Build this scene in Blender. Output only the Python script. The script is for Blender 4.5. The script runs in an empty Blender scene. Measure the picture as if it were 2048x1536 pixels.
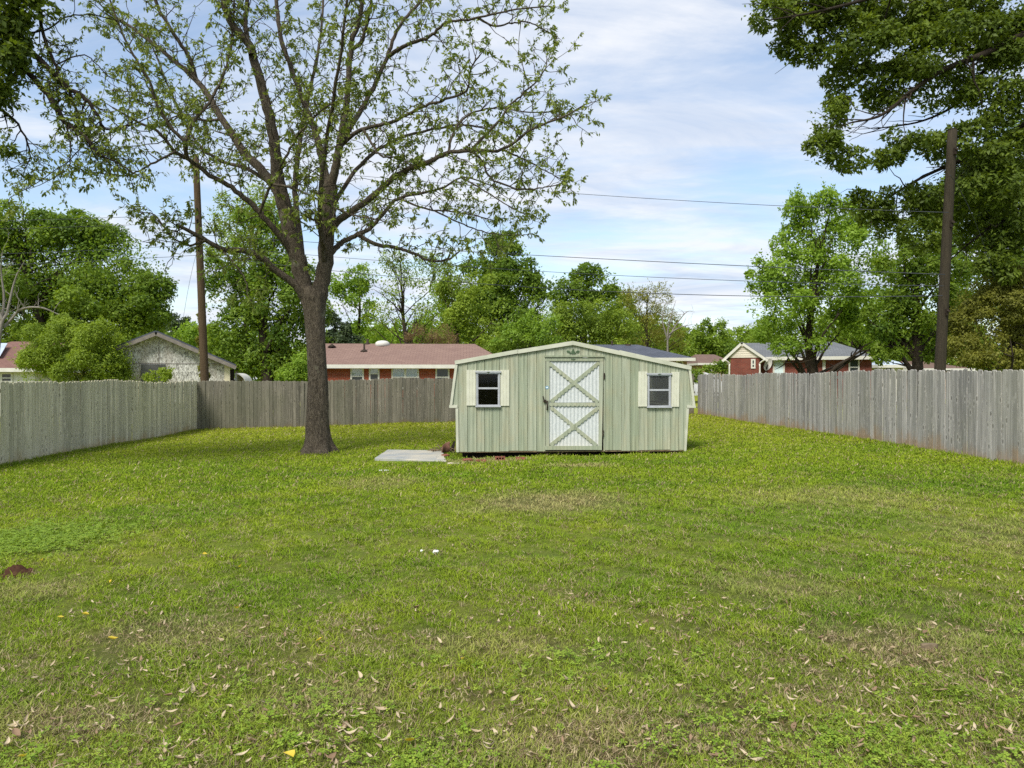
import bpy, math, random
import numpy as np
from mathutils import Vector, Matrix

random.seed(7)
rng = np.random.default_rng(11)
scene = bpy.context.scene
COL = scene.collection
R = math.radians

# ------------------------------------------------------------------ camera
FPX = 1480.0                      # focal length in pixels of the 2048 px wide photograph
CAM = np.array([0.0, 0.0, 1.70])
YAW, PITCH = math.atan(84 / FPX), -math.atan(8 / FPX)
cam_data = bpy.data.cameras.new('camera')
cam_data.sensor_width = 36.0
cam_data.lens = 36.0 * FPX / 2048
cam_data.clip_start = 0.05
cam_data.clip_end = 6000
cam = bpy.data.objects.new('camera', cam_data)
cam.location = CAM
cam.rotation_euler = (math.pi / 2 + PITCH, 0, -YAW)
COL.objects.link(cam)
scene.camera = cam

# ------------------------------------------------------------------ sun, sky, exposure
SUN_EL, SUN_AZ = R(50), math.atan2(-0.46, -0.78)      # azimuth from +Y, clockwise
sun_dir = Vector((math.cos(SUN_EL) * math.sin(SUN_AZ), math.cos(SUN_EL) * math.cos(SUN_AZ), math.sin(SUN_EL)))
sl = bpy.data.lights.new('sun', 'SUN')
sl.energy = 2.8
sl.angle = R(20)
sl.color = (1.0, 0.95, 0.87)
so = bpy.data.objects.new('sun', sl)
so.rotation_euler = sun_dir.to_track_quat('Z', 'Y').to_euler()
so.location = (-20, -20, 40)
COL.objects.link(so)

world = bpy.data.worlds.new('World')
scene.world = world
world.use_nodes = True
wn = world.node_tree
wn.nodes.clear()


def wnode(t, **kw):
    n = wn.nodes.new(t)
    for k, v in kw.items():
        setattr(n, k, v)
    return n


w_out = wnode('ShaderNodeOutputWorld')
w_bg = wnode('ShaderNodeBackground')
w_bg.inputs['Strength'].default_value = 0.115
sky = wnode('ShaderNodeTexSky', sky_type='NISHITA', sun_disc=False)
sky.sun_elevation = SUN_EL
sky.sun_rotation = SUN_AZ
sky.air_density = 1.15
sky.dust_density = 0.7
sky.ozone_density = 1.6
tc = wnode('ShaderNodeTexCoord')
sep = wnode('ShaderNodeSeparateXYZ')
wn.links.new(tc.outputs['Generated'], sep.inputs[0])


def wmath(op, a, b=None, clamp=False):
    n = wnode('ShaderNodeMath', operation=op, use_clamp=clamp)
    for i, v in enumerate((a, b)):
        if v is None:
            continue
        if isinstance(v, (int, float)):
            n.inputs[i].default_value = v
        else:
            wn.links.new(v, n.inputs[i])
    return n.outputs[0]


# thin high cloud on a flat layer: direction divided by its height
zz = wmath('ADD', wmath('MAXIMUM', sep.outputs[2], 0.0), 0.07)
comb = wnode('ShaderNodeCombineXYZ')
wn.links.new(wmath('DIVIDE', sep.outputs[0], zz), comb.inputs[0])
wn.links.new(wmath('DIVIDE', sep.outputs[1], zz), comb.inputs[1])


def wnoise(scale, detail, rough, dist, sx, sy, rot=0.0, off=(0, 0, 0)):
    mp = wnode('ShaderNodeMapping')
    mp.inputs['Scale'].default_value = (sx, sy, 1)
    mp.inputs['Rotation'].default_value = (0, 0, rot)
    mp.inputs['Location'].default_value = off
    wn.links.new(comb.outputs[0], mp.inputs[0])
    n = wnode('ShaderNodeTexNoise')
    n.inputs['Scale'].default_value = scale
    n.inputs['Detail'].default_value = detail
    n.inputs['Roughness'].default_value = rough
    n.inputs['Distortion'].default_value = dist
    wn.links.new(mp.outputs[0], n.inputs['Vector'])
    return n.outputs[0]


big = wnoise(0.42, 3, 0.5, 0.3, 1.0, 0.9, 0.5, (0.8, 2.2, 0))
fine = wnoise(0.9, 8, 0.62, 0.7, 0.75, 1.7, 0.35, (4.2, 1.1, 0))
cl = wmath('ADD', wmath('MULTIPLY', big, 0.72), wmath('MULTIPLY', fine, 0.48))
ramp = wnode('ShaderNodeMapRange')
ramp.interpolation_type = 'SMOOTHSTEP'
ramp.inputs['From Min'].default_value = 0.48
ramp.inputs['From Max'].default_value = 0.665
ramp.inputs['To Min'].default_value = 0.12
ramp.inputs['To Max'].default_value = 0.97
wn.links.new(cl, ramp.inputs['Value'])
tone = wnode('ShaderNodeMixRGB')
tone.inputs[1].default_value = (3.1, 3.65, 4.6, 1)
tone.inputs[2].default_value = (4.8, 4.95, 5.25, 1)
tr_ = wnode('ShaderNodeMapRange')
tr_.inputs['From Min'].default_value = 0.36
tr_.inputs['From Max'].default_value = 0.62
wn.links.new(wnoise(1.3, 7, 0.62, 0.6, 0.8, 1.3, 0.2, (9, 3, 0)), tr_.inputs['Value'])
wn.links.new(tr_.outputs[0], tone.inputs[0])
wmix = wnode('ShaderNodeMixRGB')
wn.links.new(ramp.outputs[0], wmix.inputs[0])
wn.links.new(sky.outputs[0], wmix.inputs[1])
wn.links.new(tone.outputs[0], wmix.inputs[2])
wn.links.new(wmix.outputs[0], w_bg.inputs[0])
wn.links.new(w_bg.outputs[0], w_out.inputs[0])

scene.view_settings.view_transform = 'Standard'
scene.view_settings.look = 'None'
scene.view_settings.exposure = 0.78
scene.view_settings.gamma = 1.0
scene.view_settings.use_curve_mapping = False
scene.render.engine = 'CYCLES'
scene.cycles.use_denoising = False
scene.cycles.max_bounces = 6
scene.cycles.transparent_max_bounces = 8

# ------------------------------------------------------------------ pixel <-> place helpers
cy_, sy_ = math.cos(YAW), math.sin(YAW)
cp_, sp_ = math.cos(PITCH), math.sin(PITCH)
FWD = np.array([sy_ * cp_, cy_ * cp_, sp_])
RGT = np.array([cy_, -sy_, 0.0])
UPV = np.cross(RGT, FWD)


def ray(px, py):
    return FWD + RGT * ((px - 1024) / FPX) + UPV * ((768 - py) / FPX)


def P(px, py, d):
    """point seen at pixel px,py at distance d along the view axis"""
    return CAM + ray(px, py) * d


TURN = 0.0        # heading of the house being built: its own frame is turned about the viewer's spot


def rot2(p, a):
    c, s_ = math.cos(a), math.sin(a)
    return np.array([p[0] * c - p[1] * s_, p[0] * s_ + p[1] * c, p[2]])


def PY(px, py, Y):
    r = rot2(ray(px, py), TURN)
    return CAM + r * (Y / r[1])


def gw(x, y):
    q = rot2((x, y, 0.0), -TURN)
    return float(gz(q[0], q[1]))


def settle(root):
    """from the house's own frame to its place in the world"""
    root.location = tuple(rot2(root.location, -TURN))
    root.rotation_euler = (0, 0, -TURN)


def gz(x, y):
    x = np.asarray(x, float)
    y = np.asarray(y, float)
    s = 0.0138 * 12 * np.tanh(x / 12 * 1.15) / np.tanh(1.15)
    near = np.clip((40 - np.abs(y)) / 10, 0, 1)
    bump = 0.018 * np.sin(0.9 * x + 1.3) * np.sin(0.55 * y + 0.4) + 0.010 * np.sin(2.3 * x + 0.7 * y) * np.sin(1.7 * y - 0.6 * x)
    # ground lowered under the shed, shaped to open a dark gap below its floor
    fx = np.clip((2.80 - np.abs(x - 2.22)) / 0.30, 0, 1)
    fy = np.clip((y - 16.15) / 0.30, 0, 1) * np.clip((19.9 - y) / 0.5, 0, 1)
    return s + bump * near - 0.065 * fx * fy


def G(px, py):
    """point of the ground seen at the pixel"""
    r = ray(px, py)
    t = 1.7 / max(-r[2], 1e-4)
    for _ in range(25):
        p = CAM + r * t
        t = (CAM[2] - float(gz(p[0], p[1]))) / max(-r[2], 1e-4)
    return CAM + r * t


# ------------------------------------------------------------------ object helpers
def tag(o, label=None, cat=None, group=None, kind=None):
    if label:
        o['label'] = label
    if cat:
        o['category'] = cat
    if group:
        o['group'] = group
    if kind:
        o['kind'] = kind
    return o


def empty(name, loc, label, cat, group=None):
    o = bpy.data.objects.new(name, None)
    o.empty_display_size = 0.2
    o.location = tuple(float(v) for v in loc)
    COL.objects.link(o)
    return tag(o, label, cat, group)


def link(name, me, mat=None, parent=None, loc=None):
    o = bpy.data.objects.new(name, me)
    if mat is not None and len(me.materials) == 0:
        me.materials.append(mat)
    if parent is not None:
        o.parent = parent
    if loc is not None:
        o.location = tuple(float(v) for v in loc)
    COL.objects.link(o)
    return o


def np_mesh(name, V, F, smooth=False, tint=None):
    """V (n,3), F (m,k) with k constant"""
    me = bpy.data.meshes.new(name)
    V = np.asarray(V, np.float32)
    F = np.asarray(F, np.int32)
    k = F.shape[1]
    me.vertices.add(len(V))
    me.vertices.foreach_set('co', V.ravel())
    me.loops.add(F.size)
    me.loops.foreach_set('vertex_index', F.ravel())
    me.polygons.add(len(F))
    me.polygons.foreach_set('loop_start', np.arange(0, F.size, k, dtype=np.int32))
    me.polygons.foreach_set('loop_total', np.full(len(F), k, np.int32))
    if smooth:
        me.polygons.foreach_set('use_smooth', np.ones(len(F), bool))
    if tint is not None:
        a = me.attributes.new('tint', 'FLOAT', 'FACE')
        a.data.foreach_set('value', np.asarray(tint, np.float32))
    me.update(calc_edges=True)
    me.validate()
    return me


class MB:
    """collects shapes and makes ONE mesh"""

    def __init__(self):
        self.v, self.f, self.sm = [], [], []

    def add(self, vs, fs, smooth=False):
        b = len(self.v)
        self.v += [tuple(float(c) for c in p) for p in vs]
        self.f += [tuple(i + b for i in f) for f in fs]
        self.sm += [smooth] * len(fs)
        return self

    def box(self, x0, x1, y0, y1, z0, z1):
        v = [(x0, y0, z0), (x1, y0, z0), (x1, y1, z0), (x0, y1, z0), (x0, y0, z1), (x1, y0, z1), (x1, y1, z1), (x0, y1, z1)]
        f = [(0, 3, 2, 1), (4, 5, 6, 7), (0, 1, 5, 4), (1, 2, 6, 5), (2, 3, 7, 6), (3, 0, 4, 7)]
        return self.add(v, f)

    def prism(self, poly, y0, y1):
        """polygon of (x,z), counter-clockwise seen from -y, extruded from y0 to y1"""
        n = len(poly)
        v = [(x, y0, z) for x, z in poly] + [(x, y1, z) for x, z in poly]
        f = [tuple(range(n)), tuple(range(2 * n - 1, n - 1, -1))]
        for i in range(n):
            j = (i + 1) % n
            f.append((j, i, i + n, j + n))
        return self.add(v, f)

    def tube(self, pts, rad, sides=8, cap=True, smooth=True):
        pts = np.asarray(pts, float)
        rad = np.broadcast_to(np.asarray(rad, float), (len(pts),))
        V, F = tube_arrays(pts, rad, sides)
        n0 = len(pts)
        self.add(V, [tuple(q) for q in F], smooth)
        if cap:
            b = len(self.v) - len(V)
            self.f.append(tuple(b + i for i in range(sides - 1, -1, -1)))
            self.f.append(tuple(b + (n0 - 1) * sides + i for i in range(sides)))
            self.sm += [False, False]
        return self

    def mesh(self, name):
        me = bpy.data.meshes.new(name)
        me.from_pydata(self.v, [], self.f)
        me.polygons.foreach_set('use_smooth', self.sm)
        me.update()
        return me

    def build(self, name, mat, parent=None, world=True):
        """world=True: shapes are in world coordinates; a parent without rotation is subtracted"""
        if parent is not None and world:
            o = parent.location
            self.v = [(a - o.x, b - o.y, c - o.z) for a, b, c in self.v]
            return link(name, self.mesh(name), mat, parent)
        if parent is None and world:
            a = np.array(self.v)
            c = np.array([a[:, 0].mean(), a[:, 1].mean(), a[:, 2].min()])
            self.v = [tuple(p) for p in a - c]
            return link(name, self.mesh(name), mat, None, c)
        return link(name, self.mesh(name), mat, parent)


def tube_arrays(pts, rad, sides):
    n = len(pts)
    tg = np.gradient(pts, axis=0)
    tg /= np.linalg.norm(tg, axis=1)[:, None] + 1e-9
    ref = np.array([0.0, 0.0, 1.0]) if abs(tg[0][2]) < 0.9 else np.array([1.0, 0.0, 0.0])
    u = np.cross(tg[0], ref)
    u /= np.linalg.norm(u)
    V = np.zeros((n, sides, 3))
    ang = np.arange(sides) * 2 * math.pi / sides
    for i in range(n):
        u = u - tg[i] * u.dot(tg[i])
        u /= np.linalg.norm(u) + 1e-9
        w = np.cross(tg[i], u)
        V[i] = pts[i] + rad[i] * (np.cos(ang)[:, None] * u + np.sin(ang)[:, None] * w)
    i0 = (np.arange(n - 1)[:, None] * sides + np.arange(sides)[None, :]).ravel()
    i1 = (np.arange(n - 1)[:, None] * sides + (np.arange(sides)[None, :] + 1) % sides).ravel()
    F = np.stack([i0, i1, i1 + sides, i0 + sides], 1)
    return V.reshape(-1, 3), F


class TubeSet:
    """many tubes in one mesh, numpy"""

    def __init__(self):
        self.V, self.F, self.n = [], [], 0

    def add(self, pts, rad, sides):
        pts = np.asarray(pts, float)
        rad = np.broadcast_to(np.asarray(rad, float), (len(pts),))
        V, F = tube_arrays(pts, rad, sides)
        self.V.append(V)
        self.F.append(F + self.n)
        self.n += len(V)

    def build(self, name, mat, parent):
        V = np.concatenate(self.V) - np.array(parent.location)
        return link(name, np_mesh(name, V, np.concatenate(self.F), True), mat, parent)


def smooth_path(pts, n):
    """Catmull-Rom through pts with n samples"""
    pts = np.asarray(pts, float)
    ext = np.vstack([2 * pts[0] - pts[1], pts, 2 * pts[-1] - pts[-2]])
    seg = len(pts) - 1
    out = []
    for t in np.linspace(0, seg, n):
        i = min(int(t), seg - 1)
        f = t - i
        a, b, c, d = ext[i], ext[i + 1], ext[i + 2], ext[i + 3]
        out.append(0.5 * (2 * b + (c - a) * f + (2 * a - 5 * b + 4 * c - d) * f ** 2 + (3 * b - a - 3 * c + d) * f ** 3))
    return np.array(out)


# ------------------------------------------------------------------ materials
def srgb(r, g, b):
    def f(c):
        c /= 255
        return c / 12.92 if c <= 0.04045 else ((c + 0.055) / 1.055) ** 2.4
    return (f(r), f(g), f(b), 1.0)


class NT:
    def __init__(self, name):
        self.m = bpy.data.materials.new(name)
        self.m.use_nodes = True
        self.t = self.m.node_tree
        self.t.nodes.clear()
        self.out = self.n('ShaderNodeOutputMaterial')

    def n(self, typ, ins=None, **kw):
        nd = self.t.nodes.new(typ)
        for k, v in kw.items():
            setattr(nd, k, v)
        for k, v in (ins or {}).items():
            self.set(nd.inputs[k], v)
        return nd

    def set(self, sock, v):
        if isinstance(v, bpy.types.NodeSocket):
            self.t.links.new(v, sock)
        else:
            sock.default_value = v

    def math(self, op, a, b=0.0, clamp=False):
        return self.n('ShaderNodeMath', {0: a, 1: b}, operation=op, use_clamp=clamp).outputs[0]

    def mix(self, f, a, b, mode='MIX'):
        return self.n('ShaderNodeMixRGB', {0: f, 1: a, 2: b}, blend_type=mode).outputs[0]

    def coords(self, kind='Object', scale=(1, 1, 1), off=None):
        if kind == 'World':
            v = self.n('ShaderNodeNewGeometry').outputs['Position']
        else:
            v = self.n('ShaderNodeTexCoord').outputs[kind]
        mp = self.n('ShaderNodeMapping', {0: v})
        mp.inputs['Scale'].default_value = scale
        if off is not None:
            self.set(mp.inputs['Location'], off)
        return mp.outputs[0]

    def noise(self, vec, scale, detail=4, rough=0.55, dist=0.0):
        return self.n('ShaderNodeTexNoise', {'Vector': vec, 'Scale': scale, 'Detail': detail, 'Roughness': rough, 'Distortion': dist}).outputs[0]

    def rng(self, v, a, b, c=0.0, d=1.0, smooth=False):
        nd = self.n('ShaderNodeMapRange', {'Value': v, 'From Min': a, 'From Max': b, 'To Min': c, 'To Max': d})
        if smooth:
            nd.interpolation_type = 'SMOOTHSTEP'
        return nd.outputs[0]

    def bump(self, h, strength=0.3, dist=0.01):
        return self.n('ShaderNodeBump', {'Height': h, 'Strength': strength, 'Distance': dist}).outputs[0]

    def bsdf(self, col, rough=0.8, normal=None, spec=0.3, metal=0.0):
        nd = self.n('ShaderNodeBsdfPrincipled', {'Base Color': col, 'Roughness': rough, 'Specular IOR Level': spec, 'Metallic': metal})
        if normal is not None:
            self.set(nd.inputs['Normal'], normal)
        self.t.links.new(nd.outputs[0], self.out.inputs[0])
        return self.m

    def objrand(self):
        return self.n('ShaderNodeObjectInfo').outputs['Random']


def plain(name, col, rough=0.7, var=0.12, scale=6.0, spec=0.3, metal=0.0, bump=0.15):
    """a paint or a plastic with slight grime and unevenness"""
    t = NT(name)
    v = t.coords('Object')
    a = t.noise(v, scale, 6, 0.6)
    dark = tuple(c * (1 - 2.2 * var) for c in col[:3]) + (1,)
    lite = tuple(min(1, c * (1 + var)) for c in col[:3]) + (1,)
    c = t.mix(t.rng(a, 0.3, 0.7), dark, lite)
    return t.bsdf(c, rough, t.bump(t.noise(v, scale * 8, 4), bump, 0.004), spec, metal)


def leaf_mat(name, ca, cb, trans=0.38, rough=0.55):
    t = NT(name)
    a = t.n('ShaderNodeAttribute', attribute_name='tint').outputs['Fac']
    c = t.mix(a, ca, cb)
    d = t.n('ShaderNodeBsdfPrincipled', {'Base Color': c, 'Roughness': rough, 'Specular IOR Level': 0.25})
    cy = t.mix(0.5, c, t.n('ShaderNodeHueSaturation', {'Color': c, 'Hue': 0.485, 'Saturation': 1.15, 'Value': 1.45}).outputs[0])
    tr = t.n('ShaderNodeBsdfTranslucent', {'Color': cy})
    mx = t.n('ShaderNodeMixShader', {0: trans, 1: d.outputs[0], 2: tr.outputs[0]})
    t.t.links.new(mx.outputs[0], t.out.inputs[0])
    return t.m


def bark_mat(name, dark, lite, scale=9.0, stretch=0.28, strength=0.9, lichen=None):
    t = NT(name)
    v = t.coords('Object', (1, 1, stretch))
    vo = t.n('ShaderNodeTexVoronoi', {'Vector': t.n('ShaderNodeVectorMath', {0: v, 1: t.n('ShaderNodeTexNoise', {'Vector': v, 'Scale': scale * 1.5, 'Detail': 4.0}).outputs['Color']}, operation='ADD').outputs[0], 'Scale': scale * 2.0}, feature='DISTANCE_TO_EDGE').outputs['Distance']
    nz = t.noise(v, scale * 3.4, 8, 0.72, 0.9)
    h = t.math('ADD', t.math('MULTIPLY', t.rng(vo, 0.0, 0.4), 0.3), t.math('MULTIPLY', nz, 0.95))
    c = t.mix(t.rng(h, 0.42, 0.86), dark, lite)
    if lichen:
        l = t.rng(t.noise(t.coords('Object'), 2.6, 5, 0.65), 0.58, 0.72, smooth=True)
        c = t.mix(t.math('MULTIPLY', l, 0.6), c, lichen)
    return t.bsdf(c, 0.92, t.bump(h, strength, 0.03), 0.15)


def wood_fence_mat(name, base, alt, dirt, moss, moss_amt, dirt_h):
    t = NT(name)
    rnd = t.objrand()
    off = t.n('ShaderNodeCombineXYZ', {0: t.math('MULTIPLY', rnd, 37.0), 1: t.math('MULTIPLY', rnd, 11.0), 2: t.math('MULTIPLY', rnd, 53.0)}).outputs[0]
    v = t.n('ShaderNodeVectorMath', {0: t.n('ShaderNodeTexCoord').outputs['Object'], 1: off}, operation='ADD').outputs[0]
    vs = t.n('ShaderNodeVectorMath', {0: v, 1: (26.0, 26.0, 1.1)}, operation='MULTIPLY').outputs[0]
    grain = t.noise(vs, 1.0, 6, 0.65, 1.2)
    vb = t.n('ShaderNodeVectorMath', {0: v, 1: (5.0, 5.0, 1.1)}, operation='MULTIPLY').outputs[0]
    blot = t.noise(vb, 1.0, 4, 0.6)
    c = t.mix(t.rng(grain, 0.3, 0.75), tuple(x * 0.42 for x in base[:3]) + (1,), tuple(min(1, x * 1.12) for x in base[:3]) + (1,))
    vf = t.n('ShaderNodeVectorMath', {0: v, 1: (70.0, 70.0, 0.7)}, operation='MULTIPLY').outputs[0]
    streak = t.noise(vf, 1.0, 3, 0.6, 0.8)
    c = t.mix(t.rng(blot, 0.35, 0.7), c, t.mix(t.rng(grain, 0.3, 0.7), tuple(x * 0.7 for x in alt[:3]) + (1,), alt))
    c = t.mix(1.0, c, t.n('ShaderNodeCombineColor', {0: t.rng(rnd, 0, 1, 0.68, 1.3), 1: t.rng(rnd, 0, 1, 0.69, 1.29), 2: t.rng(rnd, 0, 1, 0.69, 1.28)}).outputs[0], 'MULTIPLY')
    c = t.mix(t.rng(streak, 0.50, 0.68, 0.0, 0.62), c, tuple(x * 0.30 for x in base[:3]) + (1,))
    c = t.mix(t.rng(streak, 0.46, 0.32, 0.0, 0.40), c, tuple(min(1, x * 1.3) for x in base[:3]) + (1,))
    # knots
    vk = t.n('ShaderNodeVectorMath', {0: v, 1: (9.0, 0.0, 3.4)}, operation='MULTIPLY').outputs[0]
    kd = t.n('ShaderNodeTexVoronoi', {'Vector': vk, 'Scale': 1.0}).outputs['Distance']
    halo = t.rng(kd, 0.34, 0.22, 0.0, 0.35, True)
    c = t.mix(halo, c, tuple(min(1, x * 1.25) for x in base[:3]) + (1,))
    knot = t.rng(kd, 0.10, 0.23, 1.0, 0.0, True)
    c = t.mix(t.math('MULTIPLY', knot, 0.72), c, (0.035, 0.03, 0.026, 1))
    # moss and red clay splashed from the ground: stains with their own outline
    z = t.n('ShaderNodeSeparateXYZ', {0: t.n('ShaderNodeTexCoord').outputs['Object']}).outputs[2]
    wp = t.coords('World', (0.55, 0.55, 0.4))
    mo = t.rng(t.noise(wp, 1.0, 5, 0.6), 0.42, 0.66, 0.0, moss_amt, True)
    c = t.mix(mo, c, moss)
    zn = t.math('ADD', z, t.math('MULTIPLY', t.math('SUBTRACT', t.noise(t.coords('World', (1.0, 1.0, 1.0)), 1.2, 5, 0.7), 0.5), 1.0))
    zn = t.math('ADD', zn, t.math('MULTIPLY', t.math('SUBTRACT', rnd, 0.5), 0.14))
    dd = t.rng(zn, -0.05, dirt_h, 0.62, 0.0, True)
    c = t.mix(dd, c, dirt)
    h = t.math('SUBTRACT', grain, t.math('MULTIPLY', knot, 0.4))
    return t.bsdf(c, 0.93, t.bump(h, 0.55, 0.004), 0.12)


M = {}
M['fence_left'] = wood_fence_mat('fence_wood_mossy', srgb(230, 220, 192), srgb(208, 199, 172), srgb(172, 148, 102), srgb(184, 180, 138), 0.3, 0.26)
M['fence_back'] = wood_fence_mat('fence_wood_dark', srgb(140, 134, 120), srgb(116, 112, 100), srgb(112, 98, 72), srgb(96, 98, 78), 0.45, 0.16)
M['fence_right'] = wood_fence_mat('fence_wood_silver', srgb(178, 174, 168), srgb(150, 148, 144), srgb(150, 120, 84), srgb(150, 148, 128), 0.3, 0.34)

# the shed paint
t = NT('shed_green_paint')
rnd = t.objrand()
off = t.n('ShaderNodeCombineXYZ', {0: t.math('MULTIPLY', rnd, 31.0), 1: 0.0, 2: t.math('MULTIPLY', rnd, 17.0)}).outputs[0]
v = t.n('ShaderNodeVectorMath', {0: t.n('ShaderNodeTexCoord').outputs['Object'], 1: off}, operation='ADD').outputs[0]
st = t.noise(t.n('ShaderNodeVectorMath', {0: v, 1: (26, 26, 0.9)}, operation='MULTIPLY').outputs[0], 1.0, 6, 0.62, 0.5)
bl = t.noise(t.n('ShaderNodeVectorMath', {0: t.n('ShaderNodeTexCoord').outputs['Object'], 1: (3.2, 3.2, 1.5)}, operation='MULTIPLY').outputs[0], 1.0, 5, 0.65)
sp = t.noise(v, 34.0, 5, 0.7)
c = t.mix(t.rng(st, 0.3, 0.72), srgb(130, 137, 114), srgb(176, 180, 156))
c = t.mix(t.rng(bl, 0.4, 0.68, 0, 0.5), c, srgb(146, 157, 138))
c = t.mix(t.rng(bl, 0.50, 0.36, 0, 0.26), c, srgb(166, 158, 128))
c = t.mix(t.rng(sp, 0.64, 0.74, 0, 0.5), c, srgb(196, 200, 176))
c = t.mix(t.rng(st, 0.38, 0.27, 0, 0.5), c, srgb(112, 108, 80))
c = t.mix(1.0, c, t.n('ShaderNodeCombineColor', {0: t.rng(rnd, 0, 1, 0.84, 1.08), 1: t.rng(rnd, 0, 1, 0.86, 1.05), 2: t.rng(rnd, 0, 1, 0.82, 1.08)}).outputs[0], 'MULTIPLY')
M['shed_green'] = t.bsdf(c, 0.7, t.bump(sp, 0.25, 0.003), 0.25)

t = NT('shed_trim_paint')
v = t.coords('Object')
a = t.noise(v, 3.0, 6, 0.65)
b = t.noise(v, 22.0, 5, 0.7)
c = t.mix(t.rng(a, 0.3, 0.7), srgb(172, 174, 154), srgb(198, 198, 180))
c = t.mix(t.rng(b, 0.66, 0.76, 0, 0.55), c, srgb(142, 134, 104))
M['shed_trim'] = t.bsdf(c, 0.65, t.bump(b, 0.2, 0.003))

t = NT('shed_white_paint')
v = t.coords('Object')
b = t.noise(v, 18.0, 6, 0.7)
lo = t.n('ShaderNodeSeparateXYZ', {0: t.n('ShaderNodeTexCoord').outputs['Object']}).outputs[2]
c = t.mix(t.rng(b, 0.35, 0.7), srgb(180, 185, 184), srgb(204, 207, 204))
c = t.mix(t.rng(t.math('ADD', lo, t.math('MULTIPLY', b, 0.6)), 0.85, 0.35, 0, 0.42), c, srgb(200, 190, 168))
M['shed_white'] = t.bsdf(c, 0.6, t.bump(b, 0.15, 0.003))
M['cream'] = plain('shutter_cream_paint', srgb(200, 200, 180), 0.6, 0.05, 7)
M['alu'] = plain('window_aluminium', srgb(182, 184, 187), 0.45, 0.08, 9, 0.5, 0.25)
M['iron'] = plain('dark_iron', srgb(62, 52, 42), 0.7, 0.2, 12, 0.4, 0.5)
M['emblem'] = plain('emblem_green_paint', srgb(78, 98, 72), 0.6, 0.2, 30)
M['sticker_blue'] = plain('sticker_blue', srgb(96, 150, 180), 0.4, 0.05)
M['sticker_white'] = plain('sticker_white', srgb(235, 238, 240), 0.4, 0.03)
M['beam'] = plain('weathered_beam', srgb(124, 108, 84), 0.9, 0.28, 9)
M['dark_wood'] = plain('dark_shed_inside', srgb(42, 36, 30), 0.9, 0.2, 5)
M['white_paint'] = plain('white_house_paint', srgb(204, 202, 192), 0.6, 0.05, 3)
M['concrete'] = plain('concrete_pale', srgb(186, 184, 178), 0.9, 0.12, 3.5, 0.2, 0, 0.3)
M['scrap'] = plain('bleached_scrap_wood', srgb(222, 208, 184), 0.8, 0.12, 12)
M['paper'] = plain('white_scrap', srgb(236, 236, 232), 0.7, 0.05, 20)
M['rust'] = plain('rusty_sheet', srgb(112, 80, 66), 0.9, 0.3, 9)
M['brick'] = plain('loose_brick_clay', srgb(142, 92, 74), 0.95, 0.22, 16, 0.2, 0, 0.5)
M['hole'] = plain('hole_shade_and_tyre', srgb(52, 34, 28), 0.95, 0.1, 10)  # dark tone for the shade painted inside brick holes, and for tyres
M['twig'] = plain('dead_twig_bark', srgb(128, 112, 88), 0.9, 0.2, 10)
M['wire'] = plain('wire_black', srgb(58, 62, 68), 0.6, 0.05, 2)

t = NT('window_glass_dark')
fr = t.n('ShaderNodeFresnel', {'IOR': 1.5}).outputs[0]
gl = t.n('ShaderNodeBsdfGlossy', {'Color': (0.9, 0.93, 0.95, 1), 'Roughness': 0.05})
tp = t.n('ShaderNodeBsdfTransparent', {'Color': (0.6, 0.64, 0.64, 1)})
t.t.links.new(t.n('ShaderNodeMixShader', {0: t.math('MULTIPLY', fr, 0.4), 1: tp.outputs[0], 2: gl.outputs[0]}).outputs[0], t.out.inputs[0])
M['glass'] = t.m
t = NT('window_screen_mesh')
df = t.n('ShaderNodeBsdfDiffuse', {'Color': (0.10, 0.105, 0.10, 1)})
tp = t.n('ShaderNodeBsdfTransparent', {'Color': (1, 1, 1, 1)})
t.t.links.new(t.n('ShaderNodeMixShader', {0: 0.3, 1: tp.outputs[0], 2: df.outputs[0]}).outputs[0], t.out.inputs[0])
M['screen'] = t.m
t = NT('house_window_glass')
nz = t.noise(t.coords('Object'), 1.2, 3)
M['house_glass'] = t.bsdf(t.mix(nz, (0.018, 0.022, 0.024, 1), (0.05, 0.06, 0.062, 1)), 0.12, None, 0.6)
t = NT('clear_window_glass')
gl = t.n('ShaderNodeBsdfGlossy', {'Color': (0.9, 0.93, 0.95, 1), 'Roughness': 0.05})
tp = t.n('ShaderNodeBsdfTransparent', {'Color': (0.92, 0.95, 0.94, 1)})
t.t.links.new(t.n('ShaderNodeMixShader', {0: 0.08, 1: tp.outputs[0], 2: gl.outputs[0]}).outputs[0], t.out.inputs[0])
M['clear_glass'] = t.m
M['blind'] = plain('window_blind', srgb(118, 140, 128), 0.6, 0.05, 3)


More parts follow.
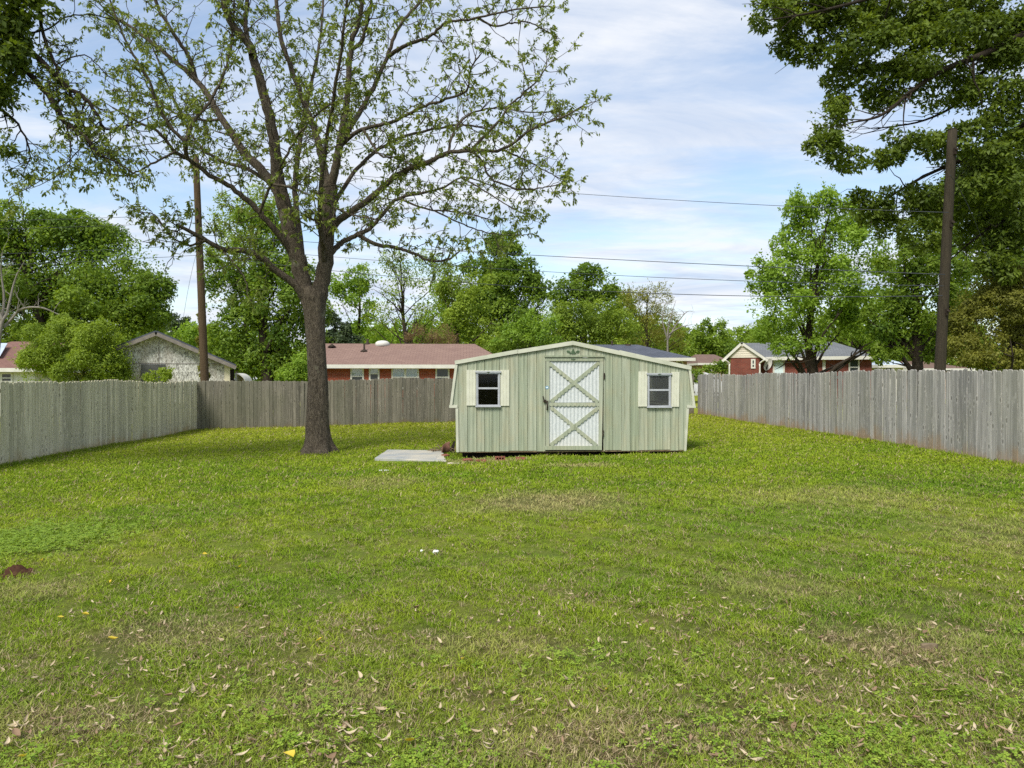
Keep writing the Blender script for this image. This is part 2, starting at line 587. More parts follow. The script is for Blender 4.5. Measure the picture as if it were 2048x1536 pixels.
def brick_wall_mat(name, c1, c2, mortar, scale=1.0):
    t = NT(name)
    v = t.n('ShaderNodeTexCoord').outputs['Object']
    s = t.n('ShaderNodeSeparateXYZ', {0: v})
    uv = t.n('ShaderNodeCombineXYZ', {0: t.math('ADD', s.outputs[0], s.outputs[1]), 1: s.outputs[2], 2: 0.0}).outputs[0]
    b = t.n('ShaderNodeTexBrick', {'Vector': uv, 'Color1': c1, 'Color2': c2, 'Mortar': mortar, 'Scale': 1.0, 'Mortar Size': 0.008,
                                   'Brick Width': 0.21 * scale, 'Row Height': 0.075 * scale, 'Bias': 0.0})
    n = t.noise(v, 2.0, 5, 0.6)
    c = t.mix(1.0, b.outputs['Color'], t.n('ShaderNodeCombineColor', {0: t.rng(n, 0.3, 0.7, 0.82, 1.1), 1: t.rng(n, 0.3, 0.7, 0.8, 1.1), 2: t.rng(n, 0.3, 0.7, 0.8, 1.1)}).outputs[0], 'MULTIPLY')
    return t.bsdf(c, 0.9, t.bump(b.outputs['Fac'], -0.4, 0.008), 0.2)


def shingle_mat(name, c1, c2, c3):
    t = NT(name)
    v = t.n('ShaderNodeTexCoord').outputs['Object']
    s = t.n('ShaderNodeSeparateXYZ', {0: v})
    uv = t.n('ShaderNodeCombineXYZ', {0: s.outputs[0], 1: t.math('MULTIPLY', s.outputs[2], 2.6), 2: 0.0}).outputs[0]
    b = t.n('ShaderNodeTexBrick', {'Vector': uv, 'Color1': c1, 'Color2': c2, 'Mortar': c3, 'Scale': 1.0, 'Mortar Size': 0.02,
                                   'Brick Width': 0.33, 'Row Height': 0.15, 'Bias': 0.0})
    n = t.noise(t.coords('Object', (0.8, 1, 2.2)), 1.2, 6, 0.65)
    c = t.mix(t.rng(n, 0.42, 0.72, 0, 0.55), b.outputs['Color'], c3)
    return t.bsdf(c, 0.93, t.bump(t.noise(v, 60, 3), 0.4, 0.01), 0.2)


M['brick_red'] = brick_wall_mat('red_brick_wall', srgb(158, 74, 48), srgb(132, 58, 40), srgb(140, 112, 96))
M['brick_deep'] = brick_wall_mat('deep_red_brick_wall', srgb(124, 64, 52), srgb(106, 54, 45), srgb(116, 90, 80))
M['brick_tan'] = brick_wall_mat('tan_brick_wall', srgb(164, 136, 112), srgb(148, 120, 98), srgb(170, 155, 138))
M['roof_pink'] = shingle_mat('faded_red_shingles', srgb(138, 114, 102), srgb(128, 104, 94), srgb(112, 90, 82))
M['roof_red'] = shingle_mat('red_brown_shingles', srgb(128, 98, 88), srgb(118, 88, 80), srgb(104, 78, 71))
M['roof_dark'] = shingle_mat('charcoal_shingles', srgb(92, 96, 106), srgb(78, 82, 92), srgb(66, 70, 78))
M['roof_grey'] = shingle_mat('grey_shingles', srgb(116, 119, 120), srgb(103, 106, 108), srgb(90, 93, 95))
M['roof_brown'] = shingle_mat('brown_shingles', srgb(122, 102, 90), srgb(112, 92, 82), srgb(98, 80, 72))
M['roof_metal'] = plain('pale_metal_roof', srgb(200, 212, 224), 0.35, 0.06, 2, 0.5, 0.3)
M['gable_siding'] = plain('gable_siding_paint', srgb(212, 204, 188), 0.7, 0.06, 3)

t = NT('peeling_board_wall')
v = t.coords('Object')
vs = t.coords('Object', (3.2, 3.2, 1.6))
a = t.noise(vs, 3.4, 9, 0.74, 1.6)
b = t.noise(t.coords('Object', (2.0, 2.0, 1.0)), 0.7, 4, 0.6)
c = t.mix(t.rng(a, 0.40, 0.58), srgb(112, 110, 102), srgb(226, 224, 216))
c = t.mix(t.rng(b, 0.45, 0.62, 0, 0.4), c, srgb(150, 134, 116))
M['peeling'] = t.bsdf(c, 0.92, t.bump(a, 0.6, 0.01), 0.15)
M['rake_wood'] = plain('grey_rake_board', srgb(134, 126, 118), 0.85, 0.16, 5)
M['board_dark'] = plain('grey_window_board', srgb(92, 92, 90), 0.8, 0.2, 3)
M['pole_left'] = bark_mat('brown_pole_wood', srgb(66, 54, 40), srgb(102, 86, 66), 14, 0.05, 0.5)
M['pole_right'] = bark_mat('dark_pole_wood', srgb(44, 40, 32), srgb(78, 70, 56), 14, 0.05, 0.5)
M['bark_main'] = bark_mat('grey_brown_bark', srgb(48, 41, 34), srgb(138, 126, 108), 9, 0.30, 1.0, srgb(138, 138, 114))
M['bark_dark'] = bark_mat('dark_bark', srgb(40, 34, 28), srgb(84, 74, 62), 9, 0.25, 0.9)
M['bark_pale'] = bark_mat('pale_dead_bark', srgb(112, 106, 96), srgb(160, 154, 144), 9, 0.25, 0.6)
M['red_clay'] = plain('red_clay_soil', srgb(80, 56, 42), 0.98, 0.25, 7, 0.1, 0, 1.0)

# ------------------------------------------------------------------ lawn colour: one recipe for soil and blades
# dry, bare and lush patches (their own worn outline), place and radii in metres
def patch(px, py, rx, ry):
    p = G(px, py)
    return (p[0], p[1], rx, ry)


DRY = [patch(1095, 1005, 1.2, 0.9), patch(1160, 932, 0.7, 0.35), patch(760, 965, 0.8, 0.9), patch(1560, 1170, 0.6, 0.5), patch(1180, 1480, 0.45, 0.28),
       patch(640, 1400, 0.42, 0.22), patch(1000, 1290, 0.5, 0.3), patch(330, 1270, 0.7, 0.35), patch(2010, 1075, 0.9, 1.4), patch(120, 1450, 0.6, 0.22),
       patch(1680, 1000, 1.5, 1.2), patch(1800, 1290, 0.6, 0.35), patch(960, 922, 1.0, 0.45), patch(80, 1180, 0.5, 0.35)]
LUSH = [patch(300, 1030, 1.4, 1.1), patch(1620, 1040, 1.6, 1.5), patch(620, 1180, 0.9, 0.8), patch(1640, 1130, 1.0, 0.6), patch(90, 1080, 0.9, 0.9), patch(900, 950, 0.8, 0.4)]


def lawn_nodes(t):
    """returns (colour of the green, dryness 0..1)"""
    w = t.n('ShaderNodeNewGeometry').outputs['Position']
    flat = t.n('ShaderNodeVectorMath', {0: w, 1: (1, 1, 0)}, operation='MULTIPLY').outputs[0]
    n1 = t.noise(flat, 0.33, 4, 0.6, 0.4)
    n2 = t.noise(flat, 1.7, 5, 0.65, 0.5)
    n3 = t.noise(flat, 7.0, 3, 0.6)

    def ell(lst):
        acc = None
        jit = t.math('MULTIPLY', t.math('SUBTRACT', n2, 0.5), 1.5)
        for (x, y, rx, ry) in lst:
            first = (lst is DRY and (x, y, rx, ry) in (DRY[0], DRY[1], DRY[12])) or lst is LUSH
            d = t.n('ShaderNodeVectorMath', {0: flat, 1: (x, y, 0)}, operation='SUBTRACT').outputs[0]
            d = t.n('ShaderNodeVectorMath', {0: d, 1: (1 / rx, 1 / ry, 0)}, operation='MULTIPLY').outputs[0]
            l = t.n('ShaderNodeVectorMath', {0: d}, operation='LENGTH').outputs['Value']
            f = t.rng(t.math('ADD', l, jit), 0.35, 1.35, 0.95 if first else 0.5, 0.0, True)
            acc = f if acc is None else t.math('MAXIMUM', acc, f)
        return acc

    dry = ell(DRY)
    lush = ell(LUSH)
    mixv = t.math('ADD', t.math('MULTIPLY', n1, 0.6), t.math('MULTIPLY', n2, 0.4))
    g = t.mix(t.rng(mixv, 0.36, 0.64), (0.122, 0.238, 0.011, 1), (0.315, 0.392, 0.020, 1))
    yy = t.n('ShaderNodeSeparateXYZ', {0: w}).outputs[1]
    g = t.mix(t.rng(yy, 15, 27, 0, 0.7), g, (0.370, 0.395, 0.030, 1))
    g = t.mix(t.math('MULTIPLY', lush, 0.75), g, (0.140, 0.270, 0.012, 1))
    wild = t.rng(t.math('ADD', t.math('MULTIPLY', n2, 0.7), t.math('MULTIPLY', n3, 0.3)), 0.55, 0.78, 0.0, 0.45)
    near = t.rng(yy, 5.4, 3.0, 0.0, 0.16)
    d = t.math('ADD', t.math('MAXIMUM', t.math('MULTIPLY', dry, 1.0), wild), near, True)
    d = t.math('MULTIPLY', d, t.math('SUBTRACT', 1.0, t.math('MULTIPLY', lush, 0.7)))
    return g, d


def blade_mat(name, straw):
    t = NT(name)
    g, d = lawn_nodes(t)
    rnd = t.objrand()
    at = t.n('ShaderNodeAttribute', attribute_name='tint').outputs['Fac']
    if straw:
        c = t.mix(t.rng(t.math('ADD', t.math('MULTIPLY', at, 0.5), t.math('MULTIPLY', rnd, 0.5)), 0.2, 0.8), (0.17, 0.115, 0.06, 1), (0.52, 0.43, 0.25, 1))
    else:
        c = t.mix(t.math('MULTIPLY', d, 0.92), g, (0.46, 0.40, 0.18, 1))
        c = t.mix(1.0, c, t.n('ShaderNodeCombineColor', {0: t.rng(rnd, 0, 1, 0.64, 1.26), 1: t.rng(rnd, 0, 1, 0.70, 1.20), 2: t.rng(rnd, 0, 1, 0.7, 1.2)}).outputs[0], 'MULTIPLY')
        c = t.mix(t.math('MULTIPLY', at, 0.35), c, (0.26, 0.32, 0.055, 1))
    df = t.n('ShaderNodeBsdfPrincipled', {'Base Color': c, 'Roughness': 0.75, 'Specular IOR Level': 0.06})
    tr = t.n('ShaderNodeBsdfTranslucent', {'Color': c})
    t.t.links.new(t.n('ShaderNodeMixShader', {0: 0.3, 1: df.outputs[0], 2: tr.outputs[0]}).outputs[0], t.out.inputs[0])
    return t.m


M['blade'] = blade_mat('grass_blade', False)
M['straw'] = blade_mat('dry_grass_blade', True)
t = NT('lawn_soil_shade')
g, d = lawn_nodes(t)
w = t.coords('World')
n = t.noise(w, 42, 8, 0.78, 0.6)
soil = t.mix(t.rng(n, 0.3, 0.7), (0.032, 0.024, 0.012, 1), (0.175, 0.135, 0.070, 1))  # soil brown, darkened to paint shade into the gaps between blades
gr = t.mix(t.rng(n, 0.3, 0.7), t.mix(1.0, g, (0.45, 0.45, 0.45, 1), 'MULTIPLY'), g)
yy = t.n('ShaderNodeSeparateXYZ', {0: w}).outputs[1]
cover = t.math('MULTIPLY', t.rng(yy, 3, 12, 0.30, 0.85), t.math('SUBTRACT', 1.0, t.math('MULTIPLY', d, 0.7)))
c = t.mix(cover, soil, gr)
M['soil'] = t.bsdf(c, 0.97, t.bump(n, 0.8, 0.03), 0.1)

# ------------------------------------------------------------------ ground: one sheet to the horizon
def axis(lo, hi, fine_lo, fine_hi, step):
    a = list(np.arange(fine_lo, fine_hi + 1e-6, step))
    s, v = step, fine_lo
    left = []
    while v > lo:
        s *= 1.35
        v -= s
        left.append(max(v, lo))
    s, v = step, a[-1]
    right = []
    while v < hi:
        s *= 1.35
        v += s
        right.append(min(v, hi))
    return np.array(left[::-1] + a + right)


gx, gy = axis(-2500, 2500, -14, 14, 0.25), axis(-600, 4000, -2, 38, 0.25)
XX, YY = np.meshgrid(gx, gy)
ZZ = gz(XX, YY)
V = np.stack([XX, YY, ZZ], -1).reshape(-1, 3)
nx, ny = len(gx), len(gy)
i = (np.arange(ny - 1)[:, None] * nx + np.arange(nx - 1)[None, :]).ravel()
lawn = link('lawn', np_mesh('lawn', V, np.stack([i, i + 1, i + 1 + nx, i + nx], 1), True), M['soil'])
tag(lawn, 'mown green lawn with dry patches, running back to the fences', 'lawn', kind='structure')

# ------------------------------------------------------------------ fences
def picket_mesh(w, th, h, ear):
    """dog-eared board whose front and back edges are chamfered into V grooves for dark seams"""
    def ring(e):
        a = w / 2 - e
        return [(-a, 0), (a, 0), (a, h - ear), (a - ear * 0.8, h - e), (-a + ear * 0.8, h - e), (-a, h - ear)]
    o, q = ring(0.0), ring(0.009)  # bevel added so shade draws dark seam lines between boards
    y = th / 2
    vs = [(x, -y, z) for x, z in q] + [(x, -y + 0.012, z) for x, z in o] + [(x, y - 0.004, z) for x, z in o] + [(x, y, z) for x, z in q]
    fs = [tuple(range(6)), tuple(range(23, 17, -1))]
    for k in range(3):
        for i_ in range(6):
            j_ = (i_ + 1) % 6
            fs.append((6 * k + j_, 6 * k + i_, 6 * k + 6 + i_, 6 * k + 6 + j_))
    return MB().add(vs, fs).mesh('picket')


def fence(name, label, a, b, h, mat, seed, sag, inward):
    """pickets from a to b (x,y); inward = side the viewer stands on"""
    r = random.Random(seed)
    a, b = np.array(a, float), np.array(b, float)
    L = np.linalg.norm(b - a)
    d = (b - a) / L
    ang = math.atan2(d[1], d[0])
    nrm = np.array([-d[1], d[0]])
    if nrm.dot(inward) < 0:
        nrm = -nrm
    mid = (a + b) / 2
    root = empty(name, (mid[0], mid[1], float(gz(*mid))), label, 'fence')
    o3 = np.array(root.location)
    meshes = []
    for k in range(5):
        me = picket_mesh(0.1426 + 0.002 * (k - 2) / 2, 0.018, h + r.uniform(-0.012, 0.012), 0.03 + 0.004 * (k % 3))
        me.materials.append(mat)
        meshes.append(me)
    s = 0.07
    k = 0
    while s < L - 0.05:
        p = a + d * s + nrm * (r.uniform(-0.004, 0.004) + (0.006 if k % 2 else -0.006) * (r.random() < 0.35))
        z = float(gz(p[0], p[1])) - 0.015 + r.gauss(0, 0.010) - (r.uniform(0.01, 0.04) if r.random() < 0.05 else 0) + 0.022 * math.sin(s * 0.9 + sag) + (0.012 if (int(s / 2.44) % 2) else 0)
        ob = link('picket', meshes[r.randrange(5)], None, root, np.array([p[0], p[1], z]) - o3)
        ob.rotation_euler = (r.gauss(0, 0.006), r.gauss(0, 0.0035), ang + r.gauss(0, 0.025) + (math.pi if nrm.dot((-math.sin(ang), math.cos(ang))) > 0 else 0))
        s += 0.1405 + r.uniform(-0.0015, 0.0022) + (0.003 if r.random() < 0.03 else 0)
        k += 1
    for hz in (0.3, 0.95, 1.58):
        m = MB()
        p0, p1 = a - nrm * 0.034, b - nrm * 0.034
        q = nrm * 0.019
        vs = []
        for p, sg in ((p0, 1), (p0, -1), (p1, -1), (p1, 1)):
            pp = p + q * sg
            vs.append((pp[0], pp[1], float(gz(p[0], p[1])) + hz))
        vs += [(x, y, z + 0.089) for x, y, z in vs]
        m.add(vs, [(0, 3, 2, 1), (4, 5, 6, 7), (0, 1, 5, 4), (1, 2, 6, 5), (2, 3, 7, 6), (3, 0, 4, 7)])
        m.build('rail', mat, root)
    pm = MB().box(-0.045, 0.045, -0.045, 0.045, -0.4, h - 0.06).mesh('post')
    pm.materials.append(mat)
    for s in np.arange(0.06, L, 2.44):
        p = a + d * s - nrm * 0.105
        ob = link('post', pm, None, root, np.array([p[0], p[1], float(gz(p[0], p[1]))]) - o3)
        ob.rotation_euler = (0, 0, ang)
    return root


LC, RC = (-10.1, 28.0), (10.15, 32.6)
fence('picket_fence', 'mossy grey board fence along the left side of the lawn', (-10.1, 13.6), (-10.1, 28.13), 1.83, M['fence_left'], 3, 0.3, (1, 0))
fence('picket_fence', 'dark weathered board fence across the back, behind the tree trunk', (-10.09, 28.04), (10.05, 32.55), 1.80, M['fence_back'], 5, 1.2, (0, -1))
fence('picket_fence', 'silver grey knotty board fence along the right side of the lawn', (10.15, 11.6), RC, 1.79, M['fence_right'], 9, 2.4, (-1, 0))

# ------------------------------------------------------------------ shed
TS = R(1.0)
s_org = PY(1143, 760, 16.45)
S_O = np.array([s_org[0], 16.45, float(gz(s_org[0], 16.45))])
S_E = np.array([math.cos(TS), math.sin(TS), 0])
S_N = np.array([-math.sin(TS), math.cos(TS), 0])      # into the shed


def F(px, py):
    """pixel -> (u, z) on the shed's front, in its own coordinates"""
    r = ray(px, py)
    t_ = (S_O - CAM).dot(S_N) / r.dot(S_N)
    q = CAM + r * t_ - S_O
    return (q.dot(S_E), q[2])


shed = empty('garden_shed', S_O, 'pale green garden shed with white door standing on the lawn', 'shed')
shed.rotation_euler = (0, 0, TS)
SD = 3.2                                             # depth of the shed


def S(mb, name, mat, parent=None):
    return mb.build(name, mat, parent or shed, world=False)


ridge, brkL, brkR = F(1145, 690), F(914, 729), F(1375, 739)
flL, flR = F(904, 809), F(1385, 809)
stL, stR = F(916, 815), F(1373, 815)
bL, bR = F(916, 903), F(1371, 903)
Z0 = bL[1]


def top_z(u):
    if u < ridge[0]:
        k = (u - brkL[0]) / (ridge[0] - brkL[0])
        return brkL[1] + (ridge[1] - brkL[1]) * k
    k = (u - ridge[0]) / (brkR[0] - ridge[0])
    return ridge[1] + (brkR[1] - ridge[1]) * k


# openings on the front: window, door, window  (u0,u1,z0,z1)
def rect(x0, x1, y0, y1):
    a, b = F(x0, y1), F(x1, y0)
    return (a[0], b[0], a[1], b[1])


WIN = [rect(953, 999, 745, 811), rect(1295, 1340, 749, 812)]
DOOR = rect(1091, 1207, 713, 901)


def board(u0, u1, zb, zt0, zt1, k):
    """ribbed siding board with a lap groove on its left edge"""
    wdt = u1 - u0
    pr = [(0.0, 0.004), (0.012, 0.004), (0.016, -0.012)]
    nr = max(1, round(wdt / 0.1))
    for q in range(nr):
        c = 0.016 + (wdt - 0.016) * (q + 0.5) / nr
        hw = (wdt - 0.016) / nr
        pr += [(c - hw * 0.34, -0.012), (c - hw * 0.20, -0.006), (c + hw * 0.20, -0.006), (c + hw * 0.34, -0.012)]
    pr += [(wdt, -0.012)]
    n = len(pr)
    ju = 0.0
    vs, fs = [], []
    for (x, y) in pr:
        vs.append((u0 + x, y, zb))
    for (x, y) in pr:
        vs.append((u0 + x, y, zt0 + (zt1 - zt0) * x / wdt))
    vs += [(u0, 0.02, zb), (u1, 0.02, zb), (u0, 0.02, zt0), (u1, 0.02, zt1)]
    for q in range(n - 1):
        fs.append((q, q + 1, n + q + 1, n + q))
    a, b, c, d = 2 * n, 2 * n + 1, 2 * n + 2, 2 * n + 3
    fs += [(b, a, c, d), (a, 0, n, c), (n - 1, b, d, 2 * n - 1)]
    fs += [tuple([a, b] + list(range(n - 1, -1, -1))), tuple([d, c] + list(range(n, 2 * n)))]
    return MB().add(vs, fs)


cuts = [stL[0], WIN[0][0], WIN[0][1], DOOR[0], ridge[0], DOOR[1], WIN[1][0], WIN[1][1], stR[0]]
rs = random.Random(4)
for a, b in zip(cuts[:-1], cuts[1:]):
    n = max(1, round((b - a) / 0.2))
    for k in range(n):
        u0, u1 = a + (b - a) * k / n, a + (b - a) * (k + 1) / n - 0.0015
        zb = Z0 + rs.uniform(-0.012, 0.012)
        spans = [(zb, None)]
        for (x0, x1, z0, z1) in WIN + [DOOR]:
            if u0 > x0 - 0.01 and u1 < x1 + 0.01:
                spans = ([] if z0 < Z0 + 0.2 else [(zb, z0 + 0.01)]) + [(z1 - 0.01, None)]
        for lo, hi in spans:
            m = board(u0, u1, lo, top_z(u0) if hi is None else hi, top_z(u1) if hi is None else hi, k)
            S(m, 'siding_board', M['shed_green'])
# little flared cheeks outside the walls
S(MB().prism([(flL[0], flL[1]), (stL[0], stL[1] - 0.0), (stL[0], top_z(stL[0]) - 0.005), brkL], -0.008, 0.02), 'gable_cheek', M['shed_green'])
S(MB().prism([(stR[0], stR[1]), (flR[0], flR[1]), brkR, (stR[0], top_z(stR[0]) - 0.005)], -0.008, 0.02), 'gable_cheek', M['shed_green'])
# other walls, floor, skids
S(MB().box(stL[0] + 0.02, stL[0] + 0.06, 0.03, SD - 0.03, Z0, stL[1]), 'side_wall', M['shed_green'])
S(MB().box(stR[0] - 0.06, stR[0] - 0.02, 0.03, SD - 0.03, Z0, stR[1]), 'side_wall', M['shed_green'])
poly = [(stL[0], Z0), (stR[0], Z0), (stR[0], top_z(stR[0]) - 0.02), (ridge[0], ridge[1] - 0.02), (stL[0], top_z(stL[0]) - 0.02)]
S(MB().prism(poly, SD - 0.02, SD + 0.02), 'back_wall', M['shed_green'])
S(MB().box(stL[0] + 0.07, stR[0] - 0.07, 0.03, SD - 0.03, Z0 + 0.001, Z0 + 0.03), 'floor', M['dark_wood'])
S(MB().box(stL[0] + 0.01, stR[0] - 0.01, 0.0, 0.05, Z0 - 0.026, Z0 - 0.002), 'rim_joist', M['beam'])
for yy_ in (0.5, 1.6, 2.7):
    S(MB().box(stL[0] + 0.1, stR[0] - 0.1, yy_ - 0.06, yy_ + 0.06, -0.12, Z0), 'skid', M['dark_wood'])
# inside lining so that the windows look into a dark room
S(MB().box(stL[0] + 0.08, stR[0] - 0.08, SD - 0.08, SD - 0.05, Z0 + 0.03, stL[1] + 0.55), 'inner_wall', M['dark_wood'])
# roof: two flat slopes and two steep flared sides
TH = 0.05


def slab_xz(p, q, th, y0, y1):
    p, q = np.array(p), np.array(q)
    d = (q - p) / np.linalg.norm(q - p)
    nn = np.array([-d[1], d[0]]) * th
    return MB().prism([tuple(p), tuple(q), tuple(q + nn), tuple(p + nn)], y0, y1)


rt = (ridge[0], ridge[1] + 0.012)
S(slab_xz((brkL[0] - 0.01, brkL[1] + 0.01), rt, TH, 0.03, SD + 0.06), 'roof_panel', M['roof_metal'])
S(slab_xz(rt, (brkR[0] + 0.01, brkR[1] + 0.01), TH, 0.03, SD + 0.06), 'roof_panel', M['roof_metal'])
S(slab_xz((flL[0] + 0.01, flL[1]), (brkL[0] - 0.005, brkL[1]), 0.03, 0.03, SD + 0.06), 'roof_panel', M['roof_metal'])
S(slab_xz((brkR[0] + 0.005, brkR[1]), (flR[0] - 0.01, flR[1]), 0.03, 0.03, SD + 0.06), 'roof_panel', M['roof_metal'])
S(MB().box(flL[0] + 0.02, stL[0] + 0.02, 0.03, SD, flL[1] - 0.03, flL[1] - 0.005), 'soffit', M['shed_trim'])
S(MB().box(stR[0] - 0.02, flR[0] - 0.02, 0.03, SD, flR[1] - 0.03, flR[1] - 0.005), 'soffit', M['shed_trim'])


def quad_trim(pts, y0, y1, name='trim', mat=None):
    return S(MB().prism([F(*p) for p in pts], y0, y1), name, mat or M['shed_trim'])


# rake boards (several overlapping lengths), flare trims, corner boards
quad_trim([(910, 729), (1035, 707), (1035, 699), (909, 721.5)], -0.05, 0.03, 'rake_board')
quad_trim([(1035.5, 707.5), (1145, 690), (1145, 682), (1035.5, 699.5)], -0.058, 0.03, 'rake_board')
quad_trim([(1145.2, 690), (1240, 710.5), (1240, 702), (1145.2, 682)], -0.055, 0.03, 'rake_board')
quad_trim([(1239, 710), (1381, 740), (1382, 732.5), (1239, 700.5)], -0.05, 0.03, 'rake_board')
quad_trim([(899.5, 810), (904.5, 810), (915, 730), (910, 730)], -0.045, 0.03, 'flare_board')
quad_trim([(1384.5, 811), (1389.5, 811), (1381, 741), (1376.5, 741)], -0.045, 0.03, 'flare_board')
quad_trim([(898.5, 815.5), (915, 815.5), (915, 810.2), (898.5, 810.2)], -0.047, 0.03, 'return_board')
quad_trim([(1373, 815.5), (1390.5, 815.5), (1390.5, 811.2), (1373, 810.2)], -0.047, 0.03, 'return_board')
quad_trim([(912.5, 904), (917.5, 904), (916.5, 815.7), (911, 815.7)], -0.035, 0.03, 'corner_board')
quad_trim([(1367.5, 902), (1371.8, 902), (1377, 815.7), (1372.3, 815.7)], -0.035, 0.03, 'corner_board')
# door
door = S(MB().box(DOOR[0] + 0.04, DOOR[1] - 0.04, 0.005, 0.03, DOOR[2] + 0.02, DOOR[3] - 0.03), 'door', M['shed_green'])


def D(mb, name, mat):
    return S(mb, name, mat, door)


def dq(pts, y0, y1, name, mat):
    return D(MB().prism([F(*p) for p in pts], y0, y1), name, mat)


def corrugated(x0, x1, y0, y1, pitch):
    u0, z0 = F(x0, y1)
    u1, z1 = F(x1, y0)
    n = int((u1 - u0) / pitch * 6)
    us = np.linspace(u0, u1, n)
    dep = 0.002 + 0.0055 * np.clip(np.sin((us - u0) / pitch * 2 * math.pi) * 1.6, -1, 1)
    vs = [(u, d - 0.008, z0) for u, d in zip(us, dep)] + [(u, d - 0.008, z1) for u, d in zip(us, dep)]
    fs = [(q, q + 1, n + q + 1, n + q) for q in range(n - 1)]
    return MB().add(vs, fs)


D(corrugated(1098, 1198, 723, 805, 0.082), 'white_panel', M['shed_white'])
D(corrugated(1097.5, 1197, 811, 892, 0.082), 'white_panel', M['shed_white'])
dq([(1091.5, 900), (1098, 900), (1098.5, 722.5), (1092, 722.5)], -0.035, 0.02, 'stile', M['shed_green'])
dq([(1196.5, 900), (1203, 900), (1206.5, 722.5), (1198.5, 722.5)], -0.035, 0.02, 'stile', M['shed_green'])
dq([(1091, 722), (1206.5, 722), (1206.5, 715.5), (1091, 715.5)], -0.037, 0.02, 'top_rail', M['shed_green'])
dq([(1089.5, 899.5), (1203, 899.5), (1203, 891.5), (1089.5, 891.5)], -0.04, 0.02, 'bottom_rail', M['shed_green'])


def wavy_bar(p, q, w, amp, pitch, y0, y1):
    """bar whose lower edge is scalloped"""
    p, q = np.array(F(*p)), np.array(F(*q))
    L = np.linalg.norm(q - p)
    d = (q - p) / L
    nn = np.array([-d[1], d[0]])
    if nn[1] < 0:
        nn = -nn
    n = int(L / pitch * 6)
    low = [p + d * L * k / n - nn * (w / 2 + amp * abs(math.sin(math.pi * L * k / n / pitch))) for k in range(n + 1)]
    poly = [tuple(x) for x in low] + [tuple(q + nn * w / 2), tuple(p + nn * w / 2)]
    if q[0] < p[0]:
        poly = poly[::-1]
    n = len(low)
    m = MB()
    up = [p + d * L * k / (n - 1) + nn * w / 2 for k in range(n)]
    vs = [(a[0], y, a[1]) for y in (y0, y1) for a in low + up]
    fs = []
    N2 = 2 * n
    for k in range(n - 1):
        fs += [(k, k + 1, n + k + 1, n + k), (N2 + k, N2 + n + k, N2 + n + k + 1, N2 + k + 1),
               (k, N2 + k, N2 + k + 1, k + 1), (n + k, n + k + 1, N2 + n + k + 1, N2 + n + k)]
    fs += [(0, n, N2 + n, N2), (n - 1, N2 + n - 1, N2 + 2 * n - 1, 2 * n - 1)]
    return m.add(vs, fs)


D(wavy_bar((1098.5, 808), (1198.5, 808), 0.06, 0.024, 0.095, -0.034, 0.0), 'middle_rail', M['shed_green'])
D(wavy_bar((1101, 803), (1197, 725), 0.062, 0.026, 0.095, -0.027, 0.0), 'brace', M['shed_green'])
D(wavy_bar((1099, 726), (1196, 804), 0.062, 0.026, 0.095, -0.031, 0.0), 'brace', M['shed_green'])
D(wavy_bar((1100, 890), (1197, 814), 0.062, 0.026, 0.095, -0.031, 0.0), 'brace', M['shed_green'])
D(wavy_bar((1102, 814), (1193, 890), 0.062, 0.026, 0.095, -0.027, 0.0), 'brace', M['shed_green'])
for (hx, hy) in ((1207.6, 752), (1205.2, 866)):
    dq([(hx - 1.6, hy + 6), (hx + 1.6, hy + 6), (hx + 1.6, hy - 6), (hx - 1.6, hy - 6)], -0.046, -0.012, 'hinge', M['iron'])
# latch: a bent hasp with a hanging bolt
m = MB()
lp = [F(1085.5, 792), F(1087, 799), F(1090, 803), F(1096, 802)]
m.tube(smooth_path([(u, -0.06, z) for u, z in lp], 10), 0.013, 6)
lp = [F(1093.5, 803), F(1094, 812), F(1093.6, 820)]
m.tube([(u, -0.065, z) for u, z in lp], 0.016, 6)
lp = F(1089.5, 802)
m.box(lp[0] - 0.035, lp[0] + 0.03, -0.065, -0.03, lp[1] - 0.03, lp[1] + 0.03)
D(m, 'latch', M['iron'])
a = F(1093.6, 775)
D(MB().tube([(a[0], -0.037, a[1]), (a[0], -0.039, a[1])], 0.036, 12, smooth=False), 'sticker', M['sticker_blue'])
D(MB().tube([(a[0], -0.0395, a[1]), (a[0], -0.041, a[1])], 0.019, 12, smooth=False), 'sticker_centre', M['sticker_white'])
# door surround
quad_trim([(1089, 714.5), (1208, 714.5), (1208, 711), (1089, 711)], -0.06, 0.02, 'door_head', M['shed_green'])
quad_trim([(1088, 902), (1090.6, 902), (1090.9, 715), (1088.8, 715)], -0.022, 0.02, 'door_jamb', M['shed_green'])
quad_trim([(1207.2, 902), (1209, 902), (1209.5, 715), (1207.6, 715)], -0.022, 0.02, 'door_jamb', M['shed_green'])


# emblem above the door: body and two spread wings; smaller plates on the heads
def emblem(px, py, s, y):
    u, z = F(px, py)
    m = MB()
    k = s

    def pl(pts, d):
        m.prism([(u + x * k, z + w_ * k) for x, w_ in pts], y - d, y)
    pl([(-0.035, -0.05), (0.035, -0.05), (0.045, 0.0), (0.02, 0.035), (0.015, 0.065), (-0.015, 0.065), (-0.02, 0.035), (-0.045, 0.0)], 0.012)
    for sg in (-1, 1):
        w1 = [(0.06, -0.012), (0.10, -0.03), (0.14, -0.022), (0.155, 0.012), (0.145, 0.03), (0.11, 0.03), (0.075, 0.016)]
        w2 = [(sg * x, zz_) for x, zz_ in w1]
        pl(w2 if sg > 0 else w2[::-1], 0.010)
        w1 = [(0.03, -0.045), (0.075, -0.055), (0.085, -0.04), (0.04, -0.022)]
        w2 = [(sg * x, zz_) for x, zz_ in w1]
        pl(w2 if sg > 0 else w2[::-1], 0.008)
    return m


